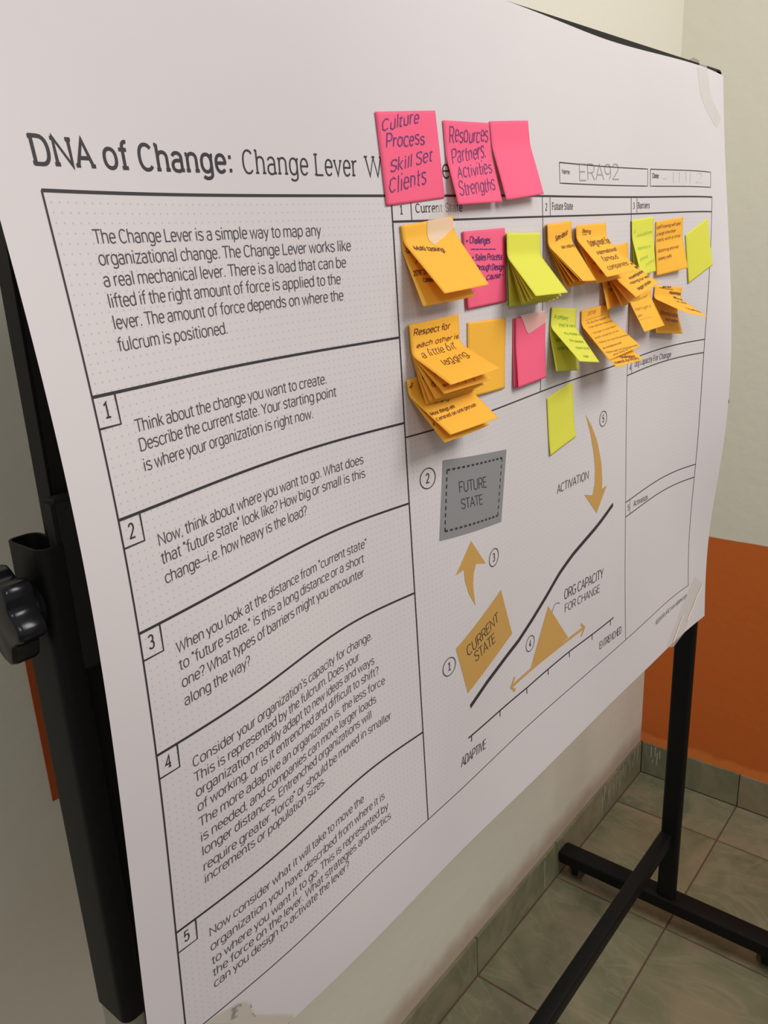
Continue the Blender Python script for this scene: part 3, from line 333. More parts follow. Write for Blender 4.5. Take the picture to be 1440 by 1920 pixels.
NOTES = [('K1', 'pink', 'pink sticky note reading Culture, Process, Skill Set, Clients above the table', 1, [0.3548, 0.82, 0.0786, 0.0088, -0.0, -0.0037, 1.0916, 1.0105], 0.35, [('Culture', [0.061, 0.199], [0.688, 0.128], 0.156), ('Process', [0.098, 0.373], [0.746, 0.371], 0.131), ('Skill Set', [0.114, 0.645], [0.848, 0.553], 0.118), ('Clients', [0.052, 0.872], [0.7, 0.808], 0.156)], 'violet'), ('K2', 'pink', 'pink sticky note reading Resources, Partners, Activities, Strengths between two others', 1, [0.448, 0.8188, 0.0279, 0.2362, 0.2129, -0.002, 1.0265, 1.0192], 0.3, [('Resources', [0.085, 0.249], [0.951, 0.223], 0.171), ('Partners.', [0.083, 0.491], [0.872, 0.413], 0.163), ('Activities', [0.123, 0.677], [0.922, 0.616], 0.144), ('Strengths', [0.066, 0.896], [0.911, 0.838], 0.152)], 'violet'), ('K3', 'pink', 'blank pink sticky note, rightmost of the three above the table', 1, [0.5269, 0.8227, 0.0747, 0.2238, 0.2341, -0.0022, 1.0592, 1.0272], 0.22, [], ''), ('C1b', 'orange', 'orange sticky note with a hand-drawn timeline under the Multi tasking note', 1, [0.3773, 0.7264, 0.0346, 0.3969, 0.4038, 0.0032, 0.9986, 1.0146], 0.2, [('-Cons', [0.032, 0.317], [0.17, 0.329], 0.043), ('/', [0.132, 0.463], [0.24, 0.43], 0.031), ('_____', [0.084, 0.553], [0.338, 0.563], 0.003), ('2018  2019', [0.033, 0.607], [0.357, 0.611], 0.038), ('Company', [0.16, 0.7], [0.39, 0.719], 0.038)], 'brown'), ('C1a', 'orange', 'yellow-orange sticky note reading Multi tasking, taped at its top', 2, [0.3771, 0.7261, 0.0923, 0.6635, 0.5369, 0.1768, 1.0009, 0.9984], 0.1, [('Multi tasking.', [0.09, 0.324], [0.593, 0.43], 0.065)], 'brown'), ('C2b', 'pink', 'pink sticky note hidden behind the Challenges note', 1, [0.4676, 0.7182, 0.0142, 0.0099, 0.0157, -0.0025, 1.0046, 0.9945], 0.3, [], ''), ('C2a', 'pink', 'pink sticky note headed Challenges beside the lime fan', 2, [0.4683, 0.7185, 0.0173, 0.026, -0.0, -0.0036, 1.0064, 0.9915], 0.3, [('> Challenges', [0.04, 0.151], [0.612, 0.185], 0.077), ('______', [0.14, 0.238], [0.737, 0.276], 0.011), ('> Sales Process', [0.142, 0.376], [0.901, 0.42], 0.079), ('through Design', [0.225, 0.51], [0.935, 0.559], 0.072), ('Cause -', [0.46, 0.659], [0.92, 0.658], 0.065), ('.', [0.153, 0.776], [0.202, 0.781], 0.024)], 'violet'), ('G1f', 'lime', 'lime sticky note, lowest of the fanned lime stack', 1, [0.5505, 0.715, -0.0354, 0.0599, 0.0106, -0.0006, 1.007, 1.0156], 0.2, [], ''), ('G1e', 'lime', 'lime sticky note, second from the bottom of the fanned lime stack', 2, [0.5485, 0.7146, -0.0247, 0.3351, 0.2579, 0.0019, 1.007, 1.0178], 0.2, [], ''), ('G1d', 'lime', 'lime sticky note, third from the bottom of the fanned lime stack', 3, [0.5465, 0.7145, -0.0232, 0.3774, 0.3457, 0.0038, 1.0017, 1.0108], 0.2, [], ''), ('G1c', 'lime', 'lime sticky note, third from the top of the fanned lime stack', 4, [0.5444, 0.7145, -0.0255, 0.4895, 0.4453, 0.0016, 0.9983, 1.0107], 0.2, [], ''), ('G1b', 'lime', 'lime sticky note, second from the top of the fanned lime stack', 5, [0.5424, 0.7144, -0.0232, 0.5647, 0.5246, 0.0087, 0.9916, 1.005], 0.2, [], ''), ('G1a', 'lime', 'blank lime sticky note on top of the fanned lime stack', 6, [0.5403, 0.7145, -0.0272, 0.7046, 0.7068, 0.0051, 0.9918, 1.0197], 0.22, [], ''), ('R0', 'orange', 'flat blank orange sticky note right of the Respect for each other stack', 1, [0.4713, 0.6297, -0.0436, 0.2164, 0.0282, 0.0019, 0.9815, 1.007], 0.6, [], ''), ('M1b', 'orange', 'orange sticky note under the Most things note, lowest in its column', 2, [0.3729, 0.5853, 0.0789, 0.6806, 0.5095, 0.1364, 1.0561, 0.9617], 0.12, [('x', [0.02, 0.325], [0.06, 0.328], 0.023), ('+', [0.042, 0.529], [0.082, 0.533], 0.029), ('x', [0.02, 0.727], [0.06, 0.725], 0.035)], 'brown'), ('M1a', 'orange', 'orange sticky note reading Most things centred on one person', 3, [0.3719, 0.5856, 0.0608, 0.855, 0.7773, 0.1775, 1.0294, 0.9397], 0.12, [('+F', [0.02, 0.127], [0.094, 0.125], 0.064), ('Most things are', [0.021, 0.622], [0.487, 0.614], 0.053), ('Centred on one person', [0.022, 0.729], [0.837, 0.702], 0.055), ('vvv', [0.234, 0.441], [0.515, 0.499], 0.017)], 'brown'), ('R1e', 'orange', 'orange sticky note, lowest of the fan under Respect for each other', 1, [0.3811, 0.6371, 0.0221, 0.3244, 0.35, -0.0051, 0.989, 1.0402], 0.27, [], ''), ('R1d', 'orange', 'orange sticky note, second from the bottom of the fan under Respect for each other', 2, [0.3798, 0.6371, 0.0257, 0.4367, 0.4643, -0.0096, 0.9875, 1.0196], 0.27, [('c', [0.02, 0.699], [0.06, 0.699], 0.041)], 'brown'), ('R1c', 'orange', 'orange sticky note, third from the bottom of the fan under Respect for each other', 3, [0.3786, 0.637, 0.0328, 0.6081, 0.5865, -0.0229, 0.9824, 1.0279], 0.27, [('is', [0.046, 0.836], [0.125, 0.835], 0.075), ('f', [0.076, 0.635], [0.127, 0.639], 0.065)], 'brown'), ('R1b', 'orange', 'orange sticky note directly beneath the Respect for each other note', 4, [0.3778, 0.6366, 0.0473, 0.7862, 0.7443, 0.0719, 0.9667, 1.0327], 0.27, [('w', [0.101, 0.717], [0.179, 0.719], 0.044), ('en  1  1   1', [0.073, 0.899], [0.708, 0.95], 0.052)], 'brown'), ('R1a', 'orange', 'orange sticky note reading Respect for each other is a little bit lagging', 5, [0.3766, 0.6368, 0.0467, 1.0186, 1.057, 0.0923, 0.9612, 1.0352], 0.27, [('Respect for', [0.06, 0.133], [0.794, 0.151], 0.062), ('each other is', [0.092, 0.285], [0.975, 0.299], 0.036), ('a little bit', [0.116, 0.442], [0.826, 0.426], 0.058), ('lagging.', [0.273, 0.664], [0.871, 0.618], 0.105)], 'brown'), ('P2c', 'pink', 'pink sticky note at the back of the small taped pink stack', 1, [0.5622, 0.6241, -0.0077, 0.0366, 0.0618, -0.0017, 1.0053, 1.0254], 0.3, [], ''), ('P2b', 'pink', 'pink sticky note in the middle of the small taped pink stack', 2, [0.564, 0.6239, -0.0056, 0.024, 0.0574, -0.0024, 0.9842, 1.014], 0.3, [], ''), ('P2a', 'pink', 'blank pink sticky note on top of the small taped pink stack', 3, [0.5639, 0.6237, 0.0012, 0.0821, 0.0562, 0.0036, 0.9728, 1.0153], 0.3, [], ''), ('F1e', 'orange', 'orange sticky note, lowest of the fan at the left of Future State', 1, [0.6448, 0.7216, 0.0319, 0.4575, 0.3157, 0.024, 0.9, 1.0087], 0.22, [], ''), ('F1d', 'orange', 'orange sticky note, second from the bottom of the fan at the left of Future State', 2, [0.642, 0.7219, 0.0205, 0.5799, 0.3879, 0.0114, 0.9021, 1.0067], 0.22, [], ''), ('F1c', 'orange', 'orange sticky note, third from the bottom of the fan at the left of Future State', 3, [0.6395, 0.7219, 0.0201, 0.6701, 0.4571, 0.0144, 0.8994, 1.0073], 0.22, [], ''), ('F1b', 'orange', 'orange sticky note second from the top of the fan at the left of Future State', 4, [0.6375, 0.7215, 0.0304, 0.7888, 0.514, 0.0954, 0.887, 1.0454], 0.22, [('s', [0.231, 0.328], [0.327, 0.358], 0.039), ('nu', [0.211, 0.467], [0.277, 0.509], 0.025), ('st', [0.02, 0.791], [0.185, 0.807], 0.049), ('se', [0.02, 0.97], [0.06, 0.97], 0.039)], 'brown'), ('F1a', 'orange', 'orange sticky note reading Some idea of own creativity atop its fan', 5, [0.636, 0.7207, 0.0568, 0.7628, 0.5405, 0.2019, 0.8616, 1.0409], 0.2, [('Some idea of', [0.29, 0.251], [0.817, 0.194], 0.064), ('own creativity', [0.399, 0.383], [0.975, 0.394], 0.046)], 'brown'), ('F3d', 'orange', 'orange sticky note at the back of the hanging Future State cluster, edge on', 1, [0.7998, 0.6884, 0.0404, 0.2166, -0.0, 0.0021, 0.9466, 1.0421], 0.3, [('will', [0.248, 0.609], [0.469, 0.614], 0.041), ('come', [0.271, 0.716], [0.562, 0.728], 0.033)], 'brown'), ('F3c', 'orange', 'orange sticky note, third from the top of the hanging Future State cluster', 2, [0.8127, 0.6872, 0.0584, 0.4899, 0.0642, 0.01, 0.9858, 1.0486], 0.3, [('in', [0.293, 0.698], [0.535, 0.711], 0.05)], 'brown'), ('F3b', 'orange', 'orange sticky note under the bigger people note', 3, [0.8118, 0.6861, 0.09, 0.6954, 0.4189, 0.0135, 0.9861, 1.0512], 0.3, [('our', [0.274, 0.746], [0.61, 0.796], 0.039)], 'brown'), ('F3a', 'orange', 'orange sticky note reading knowledgeable, having our own bigger people', 4, [0.8069, 0.6836, 0.136, 0.8233, 0.8994, 0.0008, 0.9677, 1.0163], 0.2, [('as', [0.9, 0.42], [0.975, 0.433], 0.042), ('bigger', [0.897, 0.537], [0.975, 0.526], 0.046), ('knowledgeable', [0.359, 0.666], [0.975, 0.665], 0.045), ('-Having our way', [0.199, 0.75], [0.975, 0.803], 0.034), ('bigger people', [0.265, 0.915], [0.837, 0.907], 0.047)], 'black'), ('F2b', 'orange', 'orange sticky note beneath the International famous companies note', 3, [0.7225, 0.7177, 0.0248, 0.478, 0.3963, 0.0, 1.2004, 0.9879], 0.15, [('an', [0.187, 0.671], [0.38, 0.672], 0.051), ('fe', [0.254, 0.865], [0.407, 0.863], 0.081)], 'brown'), ('F2a', 'orange', 'orange sticky note reading Doing more for International famous companies', 5, [0.7164, 0.7185, 0.01, 0.7182, 0.6999, 0.004, 1.2227, 1.0058], 0.12, [('Being', [0.187, 0.12], [0.473, 0.143], 0.052), ('___', [0.195, 0.156], [0.338, 0.16], 0.005), ('Doing more for', [0.243, 0.37], [0.975, 0.367], 0.125), ('International', [0.258, 0.559], [0.975, 0.532], 0.07), ('famous', [0.265, 0.703], [0.832, 0.689], 0.089), ('companies', [0.206, 0.879], [0.968, 0.851], 0.079)], 'brown'), ('G2b', 'lime', 'lime sticky note hanging beneath the A company note in green ink', 1, [0.6588, 0.6274, -0.1238, 0.2817, 0.206, -0.0026, 0.9669, 1.0135], 0.3, [('A', [0.147, 0.338], [0.233, 0.337], 0.034), ('has to', [0.189, 0.529], [0.385, 0.523], 0.035), ('remain and', [0.148, 0.664], [0.768, 0.649], 0.029)], 'green'), ('G2a', 'lime', 'lime sticky note reading A company that is, in green ink, lifting off', 2, [0.6569, 0.627, -0.1105, 0.8108, 0.7009, 0.046, 0.9507, 1.0237], 0.2, [('A company', [0.104, 0.16], [0.669, 0.179], 0.055), ('that is very', [0.292, 0.284], [0.96, 0.296], 0.035), ('my model is', [0.329, 0.434], [0.975, 0.463], 0.046), ('the people', [0.31, 0.581], [0.878, 0.614], 0.046), ('to be in a city', [0.344, 0.733], [0.931, 0.741], 0.046), ('clean', [0.377, 0.907], [0.644, 0.909], 0.046)], 'green'), ('Y1b', 'orange', 'orange sticky note beneath the dated orange note in Future State', 1, [0.7496, 0.6052, -0.0359, 0.8228, 0.8345, 0.0431, 1.1086, 1.072], 0.1, [('-', [0.02, 0.206], [0.06, 0.217], 0.018), ('- Development', [0.322, 0.856], [0.835, 0.918], 0.028), ('towards our efforts', [0.046, 0.931], [0.88, 0.97], 0.025)], 'brown'), ('Y1a', 'orange', 'orange sticky note headed 2018 above a dense list, below the lime notes row', 2, [0.7429, 0.6154, 0.0092, 0.7349, 0.8725, 0.0272, 1.1419, 1.0055], 0.15, [('2018', [0.198, 0.105], [0.483, 0.103], 0.05), ('________', [0.122, 0.187], [0.805, 0.174], 0.002), ('- To be the leader in', [0.092, 0.253], [0.975, 0.24], 0.032), ('the same market', [0.145, 0.332], [0.975, 0.329], 0.036), ('- To be in contact', [0.048, 0.46], [0.927, 0.457], 0.035), ('with clients 4 us', [0.067, 0.555], [0.85, 0.565], 0.036), ('- More on our business', [0.035, 0.653], [0.975, 0.706], 0.034), ('as companies and', [0.068, 0.775], [0.628, 0.803], 0.035), ('- Most part of the business', [0.02, 0.864], [0.948, 0.97], 0.033), ('and lead of it', [0.18, 0.956], [0.713, 0.97], 0.036)], 'olive'), ('B1b', 'lime', 'lime sticky note mostly hidden under the left lime note in Barriers', 1, [0.9049, 0.7213, 0.0568, 0.0529, 0.0258, 0.0001, 0.9262, 0.9302], 0.3, [], ''), ('B1a', 'lime', 'lime sticky note with faint green writing at the left of Barriers', 2, [0.9015, 0.7214, 0.0559, 0.2549, 0.1252, -0.0018, 0.9099, 1.0051], 0.22, [('A', [0.098, 0.232], [0.162, 0.231], 0.058), ('consultations', [0.215, 0.311], [0.936, 0.291], 0.048), ('balance is', [0.158, 0.532], [0.805, 0.543], 0.048), ('growth at', [0.155, 0.734], [0.613, 0.711], 0.042), ('home', [0.414, 0.866], [0.968, 0.803], 0.037)], 'palegreen'), ('B2', 'orange', 'orange sticky note listing staff training and bickering in Barriers', 1, [0.9822, 0.7181, 0.0589, 0.0918, 0.2728, 0.0049, 1.1444, 1.0077], 0.3, [('staff training will take', [0.02, 0.139], [0.904, 0.142], 0.056), ('a large time than', [0.029, 0.263], [0.742, 0.258], 0.044), ('really with a time', [0.034, 0.373], [0.909, 0.376], 0.044), ('- Bickering and red', [0.02, 0.576], [0.799, 0.572], 0.049), ('tenancy yells.', [0.064, 0.722], [0.547, 0.712], 0.051)], 'redbrown'), ('B3', 'lime', 'blank lime sticky note tilted like a diamond at the far right of Barriers', 1, [1.0804, 0.6962, 0.3209, 0.0299, 0.0129, -0.0001, 1.025, 1.0187], 0.4, [], ''), ('T2', 'orange', 'orange sticky note with faint pencil lines between the two Barriers groups', 2, [0.8994, 0.623, 0.0081, 0.5187, 0.548, -0.0314, 1.0389, 0.7684], 0.1, [('in their own', [0.168, 0.215], [0.823, 0.156], 0.061), ("-Don't get it", [0.02, 0.43], [0.806, 0.443], 0.072), ('take', [0.02, 0.61], [0.257, 0.598], 0.061), ('______', [0.02, 0.686], [0.645, 0.688], 0.005)], 'olive'), ('T1b', 'orange', 'orange sticky note reading Demotivate the team', 1, [0.9961, 0.6279, -0.1322, 0.2883, 0.4262, 0.0622, 1.1815, 0.9284], 0.4, [('-', [0.076, 0.125], [0.159, 0.115], 0.038), ('now team', [0.092, 0.252], [0.744, 0.294], 0.038), ('-Demotivate', [0.252, 0.576], [0.975, 0.622], 0.082), ('the team', [0.44, 0.715], [0.93, 0.742], 0.063)], 'brown'), ('T1a', 'orange', 'orange sticky note headed Barriers that lifts out over the Demotivate note', 2, [0.9906, 0.6278, -0.0906, 1.2139, 1.1227, -0.0111, 1.2495, 0.9452], 0.15, [('Barriers', [0.273, 0.03], [0.597, 0.03], 0.03), ('_____', [0.159, 0.039], [0.678, 0.072], 0.004), ('relationships', [0.557, 0.149], [0.975, 0.179], 0.039), ('with us all', [0.71, 0.239], [0.975, 0.317], 0.032), ('in the', [0.668, 0.403], [0.935, 0.475], 0.091), ('country', [0.58, 0.717], [0.96, 0.844], 0.1)], 'black'), ('W1', 'lime', 'blank lime sticky note alone beside the Activation arrow', 1, [0.6529, 0.5182, 0.1374, 0.0517, 0.051, -0.0007, 0.9477, 1.0047], 0.6, [], '')]

# ---------------- the rolling stand with its board ----------------
st = thing('board_stand', 'black metal rolling board stand with clamp knob and crossed floor bars', 'stand')
bx0, bx1 = .285, .305          # board thickness
SL = .030; tilt = lambda o, all_=False: [setattr(v.co, 'z', v.co.z + SL * (v.co.y + 1.378)) for v in o.data.vertices if v.co.z > 1.5 or all_]
panel = box('board_panel', bx0 + .003, bx1 - .003, -1.975, -.655, .885, 1.905, MT['board'], st)
for n_, a in (('top', (-1.985, -.636, 1.894, 1.9185)), ('bottom', (-1.985, -.645, .862, .888))): tilt(box('frame_rail', bx0, bx1, a[0], a[1], a[2], a[3], MT['metal'], st, .0015))
tilt(panel)
tilt(box('frame_rail', .297, .318, -1.991, -1.965, .862, 1.917, MT['metal'], st, .002)); tilt(box('frame_rail', bx0, bx1, -.66, -.632, .862, 1.917, MT['metal'], st, .002))
box('clamp_bracket', .318, .334, -2.0, -1.972, 1.38, 1.509, MT['metal_dull'], st, .003)
for y0, y1 in ((-2.016, -1.9925), (-.572, -.549)):
    xa, xb = (.289, .335) if y0 < -1 else (.270, .316)
    zb = 1.065 if y0 < -1 else .08
    tube_z('upright_sleeve' if y0 < -1 else 'upright', xa, xb, y0, y1, .0085, zb, 1.478 if y0 < -1 else 1.40, MT['metal'], st, .002)
tube_z('upright', .293, .331, -2.013, -1.9955, .006, .08, 1.12, MT['metal'], st)
tube_z('tape_wrap', .2915, .3325, -2.0145, -1.994, .007, .94, 1.066, MT['tape_pale'], st)
box('pivot_plate', .270, .300, -.632, -.572, 1.30, 1.38, MT['metal'], st, .003)
bar('cross_beam', 'y', -2.0, -.571, .270, .300, .238, .272, MT['metal'], st, .004)
for y in (-.556, -2.004):
    bar('foot_bar', 'x', .006, .585, y - .026, y + .026, .047, .082, MT['metal'], st, .005)
    for x, e in ((.006, .003), (.585, -.003)): bar('end_cap', 'x', x - abs(e), x + abs(e), y - .024, y + .024, .049, .080, MT['plastic'], st, .005)
    for x in (.046, .535):
        bm = bmesh.new(); bmesh.ops.create_cone(bm, cap_ends=True, segments=24, radius1=.0215, radius2=.0215, depth=.018, matrix=Matrix.Translation((x, y, .0215)) @ Matrix.Rotation(math.pi / 2, 4, 'X')); bmesh.ops.bevel(bm, geom=[e for e in bm.edges if e.calc_face_angle(0) > 1], offset=.004, segments=2, affect='EDGES')
        me = bpy.data.meshes.new('caster'); bm.to_mesh(me); bm.free(); me.materials.append(MT['rubber']); c_ = bpy.data.objects.new('caster', me); COL.objects.link(c_); c_.parent = st
        for s in (-1, 1): link('caster_fork', [(x - .012, y + s * .012, .048), (x + .012, y + s * .012, .048), (x + .007, y + s * .012, .016), (x - .007, y + s * .012, .016), (x - .012, y + s * .0145, .048), (x + .012, y + s * .0145, .048), (x + .007, y + s * .0145, .016), (x - .007, y + s * .0145, .016)], [(0, 1, 2, 3), (7, 6, 5, 4), (0, 4, 5, 1), (1, 5, 6, 2), (2, 6, 7, 3), (3, 7, 4, 0)], MT['metal'], c_)
def knob(y_in, y_out, cx, cz, R):
    N, rings = 96, []
    s = 1 if y_out > y_in else -1; D = abs(y_out - y_in)
    for dy, k_ in ((0, .62), (.004, .80), (.004, .97), (.006, 1.0), (D - .004, 1.0), (D - .001, .97), (D, .90), (D, .0)):
        rings.append([(cx + R * k_ * (1 - .12 * (1 - math.cos(6 * t + .9)) * (k_ > .7)) * math.cos(t), y_in + s * dy, cz + R * k_ * (1 - .12 * (1 - math.cos(6 * t + .9)) * (k_ > .7)) * math.sin(t)) for t in [2 * math.pi * i / N for i in range(N)]])
    v = [p for r in rings for p in r]; f = []
    for r in range(len(rings) - 1):
        for i in range(N): f.append((r * N + i, r * N + (i + 1) % N, (r + 1) * N + (i + 1) % N, (r + 1) * N + i)[::s])
    o = link('clamp_knob', v, f, MT['plastic'], st, True); o.data.set_sharp_from_angle(angle=.9)
    o2 = bpy.data.objects.new('knob_washer', None)
    n = 24; v = [(cx + r * math.cos(2 * math.pi * i / n), y_in + s * d, cz + r * math.sin(2 * math.pi * i / n)) for r, d in ((.016, -.006), (.016, .001)) for i in range(n)]
    bpy.data.objects.remove(o2); link('knob_washer', v, [(i, (i + 1) % n, n + (i + 1) % n, n + i) for i in range(n)] + [tuple(range(n)), tuple(range(n, 2 * n))], MT['metal'], o)
knob(-2.022, -2.045, .317, 1.436, .0335)
knob(-.543, -.516, .293, 1.34, .040)

# ---------------- the worksheet: a big sheet of paper that bulges off the board ----------------
SU, SV = SPL['NU'], SPL['NV']
CW, CDY, CDZ = (np.array(SPL[k_]) for k_ in ('w', 'dy', 'dz'))
def basis(t, n):
    t = np.clip(t, -.2, 1.2) * (n - 3); i = np.clip(np.floor(t).astype(int), 0, n - 4); f = t - i
    return i, ((1 - f) ** 3 / 6, (3 * f ** 3 - 6 * f ** 2 + 4) / 6, (-3 * f ** 3 + 3 * f ** 2 + 3 * f + 1) / 6, f ** 3 / 6)
def S(u, v):
    """point of the sheet, u metres from its left edge and v from its lower edge"""
    u = np.atleast_1d(np.asarray(u, float)) + SPL['U0']; v = np.atleast_1d(np.asarray(v, float)) + SPL['V0']
    iu, wu = basis(u / SPL['W'], SU); iv, wv = basis(v / SPL['H'], SV); r = [0, 0, 0]
    for a in range(4):
        for b in range(4):
            k_ = (iv + b) * SU + iu + a; ww = wu[a] * wv[b]
            for j, C_ in enumerate((CW, CDY, CDZ)): r[j] = r[j] + ww * C_[k_]
    return np.stack([r[0], SPL['Y0'] + u + r[1], SPL['Z0'] + v + r[2]], 1)
def SN(u, v, off):
    e = 1e-3; p = S(u, v); n = np.cross(S(np.asarray(u) + e, v) - p, S(u, np.asarray(v) + e) - p); n /= np.linalg.norm(n, axis=1)[:, None]
    return p + n * np.reshape(off, (-1, 1))
PW, PH = LU['E1'], LV['Tp']
poster = thing('worksheet_poster', 'large wavy white paper worksheet titled DNA of Change, taped to the board', 'poster')
nu_, nv_ = 150, 112
gu, gv = np.meshgrid(np.linspace(0, PW, nu_), np.linspace(0, PH, nv_)); gu, gv = gu.ravel(), gv.ravel()
pp = S(gu, gv)
pf = [(j * nu_ + i, j * nu_ + i + 1, (j + 1) * nu_ + i + 1, (j + 1) * nu_ + i) for j in range(nv_ - 1) for i in range(nu_ - 1)]
sheet = link('paper_sheet', pp, pf, paper_mat(), poster, True)
ul = sheet.data.uv_layers.new(name='paper'); li = np.zeros(len(sheet.data.loops), int); sheet.data.loops.foreach_get('vertex_index', li)
ul.data.foreach_set('uv', np.stack([gu[li], gv[li]], 1).ravel())
def flat(name, V2, F, m, off=.0003, parent=poster):
    V2 = np.array(V2); return link(name, SN(V2[:, 0], V2[:, 1], off), F, m, parent)
class Pen:
    def __init__(s): s.v = []; s.f = []; s.n = 0
    def add(s, v, f):
        if len(v) == 0: return
        s.v.append(np.asarray(v, float)); s.f += [tuple(i + s.n for i in q) for q in f]; s.n += len(v)
    def line(s, pts, h, step=.012):
        o = [np.array(pts[0], float)]
        for a, b in zip(pts[:-1], pts[1:]):
            a, b = np.array(a, float), np.array(b, float); n = max(1, int(np.linalg.norm(b - a) / step))
            o += [a + (b - a) * i / n for i in range(1, n + 1)]
        o = np.array(o); d = np.diff(o, axis=0); d /= np.linalg.norm(d, axis=1)[:, None]
        t = np.vstack([d[0], d[:-1] + d[1:], d[-1]]); t /= np.linalg.norm(t, axis=1)[:, None]; nr = np.stack([-t[:, 1], t[:, 0]], 1) * h; n = len(o)
        s.add(np.vstack([o + nr, o - nr]), [(i, i + n, i + n + 1, i + 1) for i in range(n - 1)])
    def text(s, txt, a, b, cap, wt, slab=False, slant=0, up=None):
        st_, W_ = layout(txt, slab); a, b = np.array(a, float), np.array(b, float); ex = (b - a) / W_; L_ = np.linalg.norm(b - a)
        ey = np.array([-ex[1], ex[0]]) / np.linalg.norm(ex) * cap / 100 if up is None else np.array(up) / 100
        kx = L_ / W_ / (cap / 100)
        for q in st_:
            q = np.array(q); q = q * (kx, 1)
            v, f = ribbon(q, wt * 100 / 2)
            if len(v): v = v / (kx, 1); s.add(a + v[:, :1] * ex + v[:, 1:] * ey, f)
    def fill(s, pts): s.add(pts, [tuple(range(len(pts)))])
    def out(s, name, m, off=.0003): return flat(name, np.vstack(s.v), s.f, m, off)
# ruled lines of the table
p = Pen(); R_ = .00105; r_ = .0007
t_, bt = LV['top'], LV['bot']; XL, XM, XR, X3 = LU['L'], LU['M'], LU['R'], LU['u3']
p.line([(XL, t_), (XR, t_)], R_); p.line([(XM, LV['head']), (XR, LV['head'])], R_ * .9)
for k_ in ('l1', 'l2', 'l3', 'l4', 'l5'): p.line([(XL, LV[k_]), (XM, LV[k_])], R_); p.line([(XL, LV[k_ + 'b']), (LU['N'], LV[k_ + 'b']), (LU['N'], LV[k_])], r_)
p.line([(XL, bt), (XR, bt)], .0006); p.line([(XM, LV['mid']), (XR, LV['mid'])], .0008)
for k_ in ('h4', 'h5', 'h5b'): p.line([(X3, LV[k_]), (XR, LV[k_])], .0008)
p.line([(XL, bt), (XL, t_)], .0007); p.line([(XM, bt), (XM, t_)], .0008); p.line([(X3, bt), (X3, t_)], .0006); p.line([(XR, bt), (XR, t_)], .0006)
p.line([(LU['u2'], LV['mid']), (LU['u2'], t_)], .0006)
for x_, a, b in ((LU['b1'], LV['head'], t_), (LU['b2'], LV['head'], t_), (LU['b3'], LV['head'], t_), (LU['b3'], LV['h4'], LV['mid']), (LU['b3'], LV['h5b'], LV['h5'])): p.line([(x_, a), (x_, b)], .0005)
for a, b in (('na0', 'na1'), ('da0', 'da1')): p.line([(LU[a], LV['n0']), (LU[b], LV['n0']), (LU[b], LV['n1']), (LU[a], LV['n1']), (LU[a], LV['n0'])], .0006)
p.out('printed_rules', MT['ink'])
# lettering
p = Pen()
for i, (s_, a, b) in enumerate(BODY):
    vv = (a[1] + b[1]) / 2; p.text(s_, (.0627, vv), (b[0], vv), .0084, .102)
    if i in (5, 8, 11, 15, 24, 29): p.out('printed_paragraph', MT['ink_soft']); p = Pen()   # one block of text each
p = Pen(); p.text(SLAB[0][0], (.0318, .7672), (.1984, .7683), .0160, .15, True); p.text('Change Lever', (.2057, .7680), (.330, .7680), .0162, .088, True); p.text('Worksheet', (.3385, .7680), (.4662, .7680), .0162, .088, True)
p.out('printed_title', MT['ink'])
p = Pen()
for s_, a, b, c_, k_ in SLAB[2:]: p.text(s_, a, (b[0], a[1] if len(s_) > 1 and a[1] > .6 else b[1]), .0074 if a[1] > .6 else .0082, .13, True); p.out('printed_heading', MT['ink']); p = Pen()
for i, k_ in enumerate(('l1', 'l2', 'l3', 'l4', 'l5')): p.text(str(i + 1), (.0392, LV[k_] - .0150), (.0452, LV[k_] - .0150), .0100, .12, True); p.out('printed_number', MT['ink']); p = Pen()
p = Pen()
for s_, a, b, c_ in DIAG:
    up = (c_[0] - a[0], c_[1] - a[1]); big = len(s_) < 9 or s_[0] == 'A'
    p.text(s_, a, b, min(math.hypot(*up), .0115 if s_ == 'ENTRENCHED' else 1), .09 if s_[-1] != ':' else .15, up=up if s_ in ('FUTURE', 'CURRENT', 'STATE') else None); p.out('printed_caption', MT['ink'], .0005); p = Pen()
for n_, c_ in CIRC:
    q = [(c_[0] + .0113 * math.cos(t), c_[1] + .0106 * math.sin(t)) for t in [2 * math.pi * i / 40 for i in range(41)]]; p.line(q, .0005, .01)
    p.text(n_, (c_[0] - .0028, c_[1] - .0045), (c_[0] + .0032, c_[1] - .0045), .0095, .12, True); p.out('printed_circle_number', MT['ink'], .0005); p = Pen()
p.line(LEAD, .0004); p.out('printed_leader', MT['ink'], .0005)
def patch(name, q, m, n=10):
    """four sided printed area, divided so that it follows the sheet"""
    q = np.array(q); g = np.linspace(0, 1, n + 1); V2 = [(1 - b) * ((1 - a) * q[0] + a * q[1]) + b * ((1 - a) * q[3] + a * q[2]) for b in g for a in g]
    return flat(name, V2, [(j * (n + 1) + i, j * (n + 1) + i + 1, (j + 1) * (n + 1) + i + 1, (j + 1) * (n + 1) + i)[::-1] for j in range(n) for i in range(n)], m, .00025)
patch('printed_future_box', FSBOX, MT['grey']); patch('printed_current_box', CSBOX, MT['ochre'])
p = Pen()
for i in range(4):
    a, b = np.array(DASH[i]), np.array(DASH[(i + 1) % 4]); n = (13, 9)[i % 2]
    for j in range(n): t0 = j / (n - .45); p.line([a + (b - a) * t0, a + (b - a) * min(1, t0 + .55 / (n - .45))], .0011 if i % 2 == 0 else .0009)
p.out('printed_dashes', MT['ink'], .0005)
def strip(L, Rr, n=8):
    """band between two polylines of equal length"""
    V2 = []; F = []
    for l, r in zip(L, Rr): V2 += [l, r]
    return V2, [(2 * i, 2 * i + 1, 2 * i + 3, 2 * i + 2) for i in range(len(L) - 1)]
